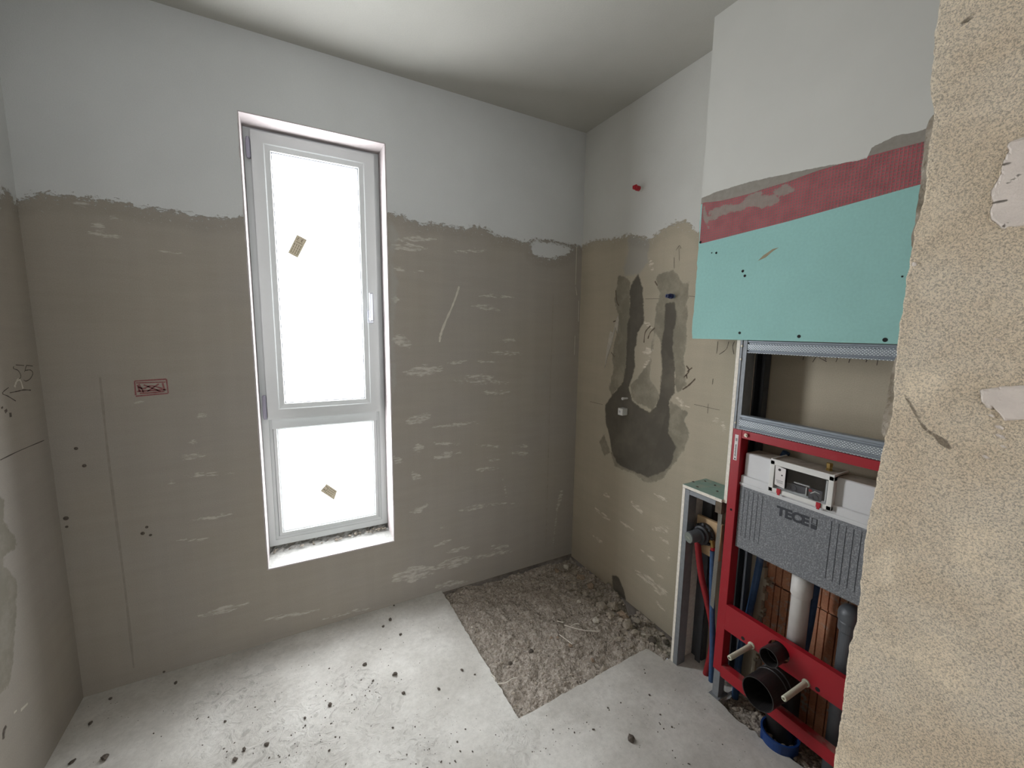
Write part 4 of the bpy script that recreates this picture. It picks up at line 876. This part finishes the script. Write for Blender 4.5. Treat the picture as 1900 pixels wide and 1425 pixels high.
for k in range(6): bm = B(); y = -1.465-k*.0190; box(bm, (-.1285, y-.0014, .690), (-.1270, y+.0006, .880)); obj('jacket_groove', bm, MT['foamdark'], fj)
# logo lettering
cu = bpy.data.curves.new('lettering', 'FONT'); cu.body = 'TECE'; cu.size = .048; cu.extrude = .0004; cu.offset = .0022; cu.space_character = .98
tmp = bpy.data.objects.new('tmp', cu); C.objects.link(tmp); bpy.context.view_layer.update()
me = bpy.data.meshes.new_from_object(tmp); bpy.data.objects.remove(tmp)
bm = B(); bm.from_mesh(me)
xs = [v.co.x for v in bm.verts]; ys_ = [v.co.y for v in bm.verts]; x0_, x1_ = min(xs), max(xs); y0_, y1_ = min(ys_), max(ys_)
for v in bm.verts: v.co = Vector((-.1286-v.co.z, -1.303-(v.co.x-x0_)/(x1_-x0_)*.101, .834+(v.co.y-y0_)/(y1_-y0_)*.0345))
bmesh.ops.recalc_face_normals(bm, faces=bm.faces); obj('logo_lettering', bm, MT['logo'], fj)
bm = B(); box(bm, (-.1290,-1.4265,.833), (-.1280,-1.4105,.8475))
for a, b in [((-1.4265,.8500),(-1.4245,.8685)),((-1.4125,.8500),(-1.4105,.8685)),((-1.4265,.8500),(-1.4105,.8515)),((-1.4265,.8670),(-1.4105,.8685))]: box(bm, (-.1290,a[0],a[1]), (-.1280,b[0],b[1]))
obj('logo_squares', bm, MT['logo'], fj)
# service window box
wy0, wy1, wz0, wz1 = -1.272, -1.462, .912, 1.022; XW = -.136
def rring(bm, y0, y1, z0, z1, w_, xa, xb):
    for a, b in [((y0,z0),(y1,z0+w_)),((y0,z1-w_),(y1,z1)),((y0,z0),(y0-w_,z1)),((y1+w_,z0),(y1,z1))]: box(bm, (xa, a[0], a[1]), (xb, b[0], b[1]), .0018)
bm = B(); rring(bm, wy0, wy1, wz0, wz1, .015, XW, -.10); sw_ = obj('service_window', bm, MT['white'], tk)
bm = B(); box(bm, (-.118, wy1+.008, wz0+.008), (-.116, wy0-.008, wz1-.008)); obj('window_back', bm, MT['innards2'], sw_)
bm = B(); box(bm, (XW+.006, wy1+.002, 1.0225), (-.045, wy0-.002, 1.0245)); rring(bm, wy0, wy1, 0, 0, 0, 0, 0) if False else None
obj('top_cover', bm, MT['tankdust'], sw_)
bm = B(); box(bm, (XW+.001, wy0-.006, 1.022), (-.045, wy0, 1.028), .001); box(bm, (XW+.001, wy1, 1.022), (-.045, wy1+.006, 1.028), .001); box(bm, (XW, wy1, 1.021), (XW+.006, wy0, 1.027), .001); obj('cover_edge', bm, MT['white'], sw_)
bm = B(); box(bm, (-.1175, -1.385, .932), (-.124, -1.325, .958), .002); box(bm, (-.1175, -1.43, .926), (-.126, -1.392, .962), .002); lathe(bm, (-.12,-1.345,.943), (-1,0,0), [(.011,0),(.011,.006),(.007,.006),(.007,.002),(0,.002)], 20); lathe(bm, (-.12,-1.412,.936), (-1,0,0), [(.010,0),(.010,.008),(.006,.008),(.006,.002),(0,.002)], 20); obj('valve_unit', bm, MT['innards'], sw_)
bm = B(); box(bm, (-.119, -1.392, .962), (-.124, -1.345, .966), .001); box(bm, (-.119, -1.386, .925), (-.125, -1.3825, .96)); tube(bm, [(-.122,-1.335,.935),(-.124,-1.36,.93),(-.124,-1.385,.934)], .0016, 8); box(bm, (-.119,-1.44,.93),(-.122,-1.436,1.0)); tube(bm, [(-.124,-1.425,.952),(-.126,-1.41,.955),(-.125,-1.398,.945)], .002, 8); obj('linkage', bm, MT['white'], sw_)
bm = B(); box(bm, (-.119, -1.402, .950), (-.1265, -1.392, .958), .001); obj('red_lever', bm, MT['redplastic'], sw_)
tgl = NT('clear_cover'); g1 = tgl.n.new('ShaderNodeBsdfTransparent'); g2 = tgl.n.new('ShaderNodeBsdfGlossy'); g2.inputs['Roughness'].default_value = .12; g1.inputs[0].default_value = (.93,.94,.95,1)
mx = tgl.n.new('ShaderNodeMixShader'); mx.inputs[0].default_value = .10; tgl.link(g1.outputs[0], mx.inputs[1]); tgl.link(g2.outputs[0], mx.inputs[2]); tgl.link(mx.outputs[0], tgl.n['Material Output'].inputs[0])
bm = B(); box(bm, (XW+.004, wy1+.011, wz0+.011), (XW+.005, wy0-.011, wz1-.011)); obj('clear_cover', bm, tgl.m, sw_)
for y, z in [(-1.308,.922),(-1.428,.920)]:
    bm = B(); box(bm, (XW-.004, y-.0065, z-.008), (XW, y+.0065, z+.008), .0015); box(bm, (XW-.004, y-.004, z-.014), (XW, y+.004, z-.007), .001); obj('red_clip', bm, MT['redplastic'], sw_)
bm = B(); prism(bm, [(XW-.0012,-1.2900,1.010),(XW-.0012,-1.3240,1.003),(XW-.0012,-1.3245,.9360),(XW-.0012,-1.2925,.9410)], (.0008,0,0)); lb3 = obj('hang_label', bm, MT['label'], sw_)
bm = B(); lathe(bm, (XW-.0013,-1.3045,.996), (-1,0,0), [(.0045,0),(.0045,.0003),(0,.0003)], 16); lathe(bm, (XW-.0013,-1.3135,.979), (-1,0,0), [(.0026,0),(.0026,.0003),(0,.0003)], 14)
for k in range(3): box(bm, (XW-.0016,-1.3185,.950+k*.004), (XW-.0013,-1.3005+.002*k,.951+k*.004))
obj('label_print', bm, MT['blackprint'], lb3)
bm = B(); lathe(bm, (-.088,-1.425,1.0245), (0,0,1), [(.0095,0),(.0095,.006),(.008,.007),(.008,.012),(.0095,.013),(.0095,.024),(.006,.025),(0,.025)], 6); obj('brass_inlet', bm, MT['brass'], tk)

# flush pipe, drain, bolts, other pipes
tp = thing('flush_pipe', 'white plastic flush pipe coming down from the grey cistern jacket', 'pipe', (-.085, YC-.022, .36))
bm = B(); lathe(bm, (-.085, -1.386, .36), (0,0,1), [(.0275,0),(.0275,.205),(.0285,.209),(.0315,.214),(.0315,.292)], 32); bmesh.ops.holes_fill(bm, edges=bm.edges[:]); obj('pipe', bm, MT['flush'], tp, smooth=True)
bm = B(); tube(bm, spline([(-.085,-1.386,.362),(-.085,-1.384,.345),(-.075,-1.380,.335)], 5), .0265, 24); obj('bend', bm, MT['flush'], tp, smooth=True)
def hollow(bm, base, axis, prof_out, r_in, depth):
    p = prof_out+[(r_in, prof_out[-1][1]), (r_in, prof_out[-1][1]-depth), (0, prof_out[-1][1]-depth)]; lathe(bm, base, axis, p, 40)
td = thing('flush_connector', 'small open black pipe socket poking through the red crossbar', 'pipe', (X0, YC, .36))
bm = B(); hollow(bm, (-.118, YC, .362), (-1,0,0), [(.0265,0),(.0265,.040),(.0315,.042),(.0315,.082)], .0285, .07); obj('socket', bm, MT['black'], td, smooth=False)
td = thing('drain_elbow', 'large open black drain elbow between the two red crossbars', 'pipe', (-.07, YC+.004, 0))
bm = B(); hollow(bm, (-.085, -1.352, .226), (-1,0,0), [(.050,0),(.050,.028),(.056,.030),(.056,.036),(.052,.038),(.052,.050),(.0565,.053),(.0565,.060),(.054,.062),(.054,.140)], .051, .12); obj('socket', bm, MT['black'], td)
bm = B(); tube(bm, spline([(-.095,-1.352,.226),(-.065,-1.352,.215),(-.052,-1.352,.175),(-.050,-1.352,.10),(-.050,-1.352,-.04)], 6), .049, 32); obj('bend', bm, MT['black'], td, smooth=True)
for y, nm in [(-1.271,'left'),(-1.453,'right')]:
    tb = thing('mounting_bolt', 'ivory sleeved mounting bolt sticking out of the red crossbar, %s one of the pair' % nm, 'bolt', (X0, y, .318), 'toilet mounting bolts')
    bm = B(); lathe(bm, (X0, y, .318), (-1,0,0), [(.0125,0),(.0120,.004),(.0085,.006),(.0085,.128),(.0065,.130),(.0045,.130),(.0045,.124),(0,.124)], 24); obj('sleeve', bm, MT['sleeve'], tb)
    bm = B(); tube(bm, [(X0-.12,y,.318),(X0-.1265,y,.318)], .0035, 12); obj('threaded_rod', bm, MT['steel'], tb)
tr_ = thing('pipe_ring', 'short open blue plastic pipe ring half buried in gravel under the drain elbow', 'ring', (-.096, -1.374, -.04))
bm = B(); lathe(bm, (-.096,-1.374,-.033), (0,0,1), [(.058,0),(.058,.062),(.0605,.064),(.0605,.072),(.0545,.072),(.0545,.0)], 44); obj('ring_wall', bm, MT['bluecap'], tr_)
tg = thing('capped_pipe', 'dark grey upright pipe with rounded cap behind the red crossbar', 'pipe', (-.055, -1.517, 0))
bm = B(); lathe(bm, (-.055,-1.517,-.03), (0,0,1), [(.0255,0),(.0255,.545),(.031,.55),(.031,.578),(.029,.582),(.029,.590)], 32); obj('pipe', bm, MT['gpipe'], tg)
bm = B(); lathe(bm, (-.055,-1.517,.555), (0,0,1), [(.034,0),(.034,.020)]+[(.034*math.cos(a),.020+.030*math.sin(a)) for a in [i*math.pi/16 for i in range(1,9)]], 32); obj('cap', bm, MT['gpipe'], tg, smooth=True)
th = thing('blue_hose', 'blue hose running down the clay blocks behind the white flush pipe', 'hose', (-.03,-1.38,0))
bm = B(); tube(bm, spline([(-.030,-1.402,.62),(-.028,-1.396,.45),(-.026,-1.385,.30),(-.024,-1.370,.12),(-.022,-1.365,.0)], 6), .013, 14); obj('sheath', bm, MT['bluehose'], th)
th = thing('blue_hose', 'dark blue hose behind the left upright of the red frame', 'hose', (-.03,-1.16,0))
bm = B(); tube(bm, spline([(-.020,-1.26,1.03),(-.020,-1.235,.95),(-.020,-1.215,.75),(-.022,-1.205,.55),(-.030,-1.190,.35),(-.048,-1.180,.18),(-.05,-1.178,-.02)], 6), .0125, 14); obj('sheath', bm, MT['bluehose'], th)

# small fittings on the right wall
tq = thing('pipe_plug', 'red plug stub high on the painted right wall', 'plug', at((1190,350), 0, 0))
q = at((1190,351), 0, 0); bm = B(); tube(bm, [(0,q.y,q.z),(-.018,q.y,q.z)], .010, 14); obj('stub', bm, MT['white'], tq)
bm = B(); lathe(bm, (-.016,q.y,q.z), (-1,0,0), [(0,0),(.013,0),(.013,.016),(.010,.017),(.010,.034),(.004,.034),(.004,.028),(0,.028)], 8); obj('plug_head', bm, MT['redplastic'], tq)
bm = B(); box(bm, (-.040,q.y-.013,q.z-.003), (-.048,q.y+.013,q.z+.012), .002); obj('grip', bm, MT['redplastic'], tq)
tq = thing('pipe_plug', 'dark blue plug stub on the mortared patch of the right wall', 'plug', at((1248,550), 0, 0))
q = at((1250,550), 0, 0); bm = B(); tube(bm, [(0,q.y,q.z),(-.014,q.y,q.z)], .010, 14); obj('stub', bm, simple('blue_grey', (120,140,160), .5), tq)
bm = B(); lathe(bm, (-.012,q.y,q.z), (-1,0,0), [(0,0),(.012,0),(.012,.014),(.009,.015),(.009,.034),(.004,.034),(.004,.028),(0,.028)], 8); obj('plug_head', bm, simple('dark_blue_plastic', (20,36,92), .4), tq)
tq = thing('conduit_stub', 'small white conduit stub above the white plastic block on the right wall', 'fitting', at((1164,739), 0, 0))
q = at((1164,739), 0, 0); bm = B(); tube(bm, [(.0,q.y,q.z),(-.030,q.y,q.z)], .0055, 14); tube(bm, [(-.024,q.y,q.z),(-.036,q.y,q.z)], .0072, 14); obj('tube', bm, MT['white'], tq)
bm = B(); lathe(bm, (-.0362,q.y,q.z), (-1,0,0), [(.004,0),(.003,.0004),(0,.0004)], 10); obj('tube_opening', bm, MT['innards2'], tq)
tq = thing('angle_block', 'white plastic outlet block with a round hole on the dark patch of the right wall', 'fitting', at((1160,765), 0, 0))
q = at((1160,763), 0, 0); bm = B(); box(bm, (-.036,q.y-.018,q.z-.019), (.0,q.y+.018,q.z+.019), .003, 2); obj('block', bm, MT['white'], tq)
bm = B(); lathe(bm, (-.0362,q.y+.004,q.z), (-1,0,0), [(.007,0),(.006,.0006),(0,.0005)], 16); obj('block_hole', bm, MT['innards2'], tq)
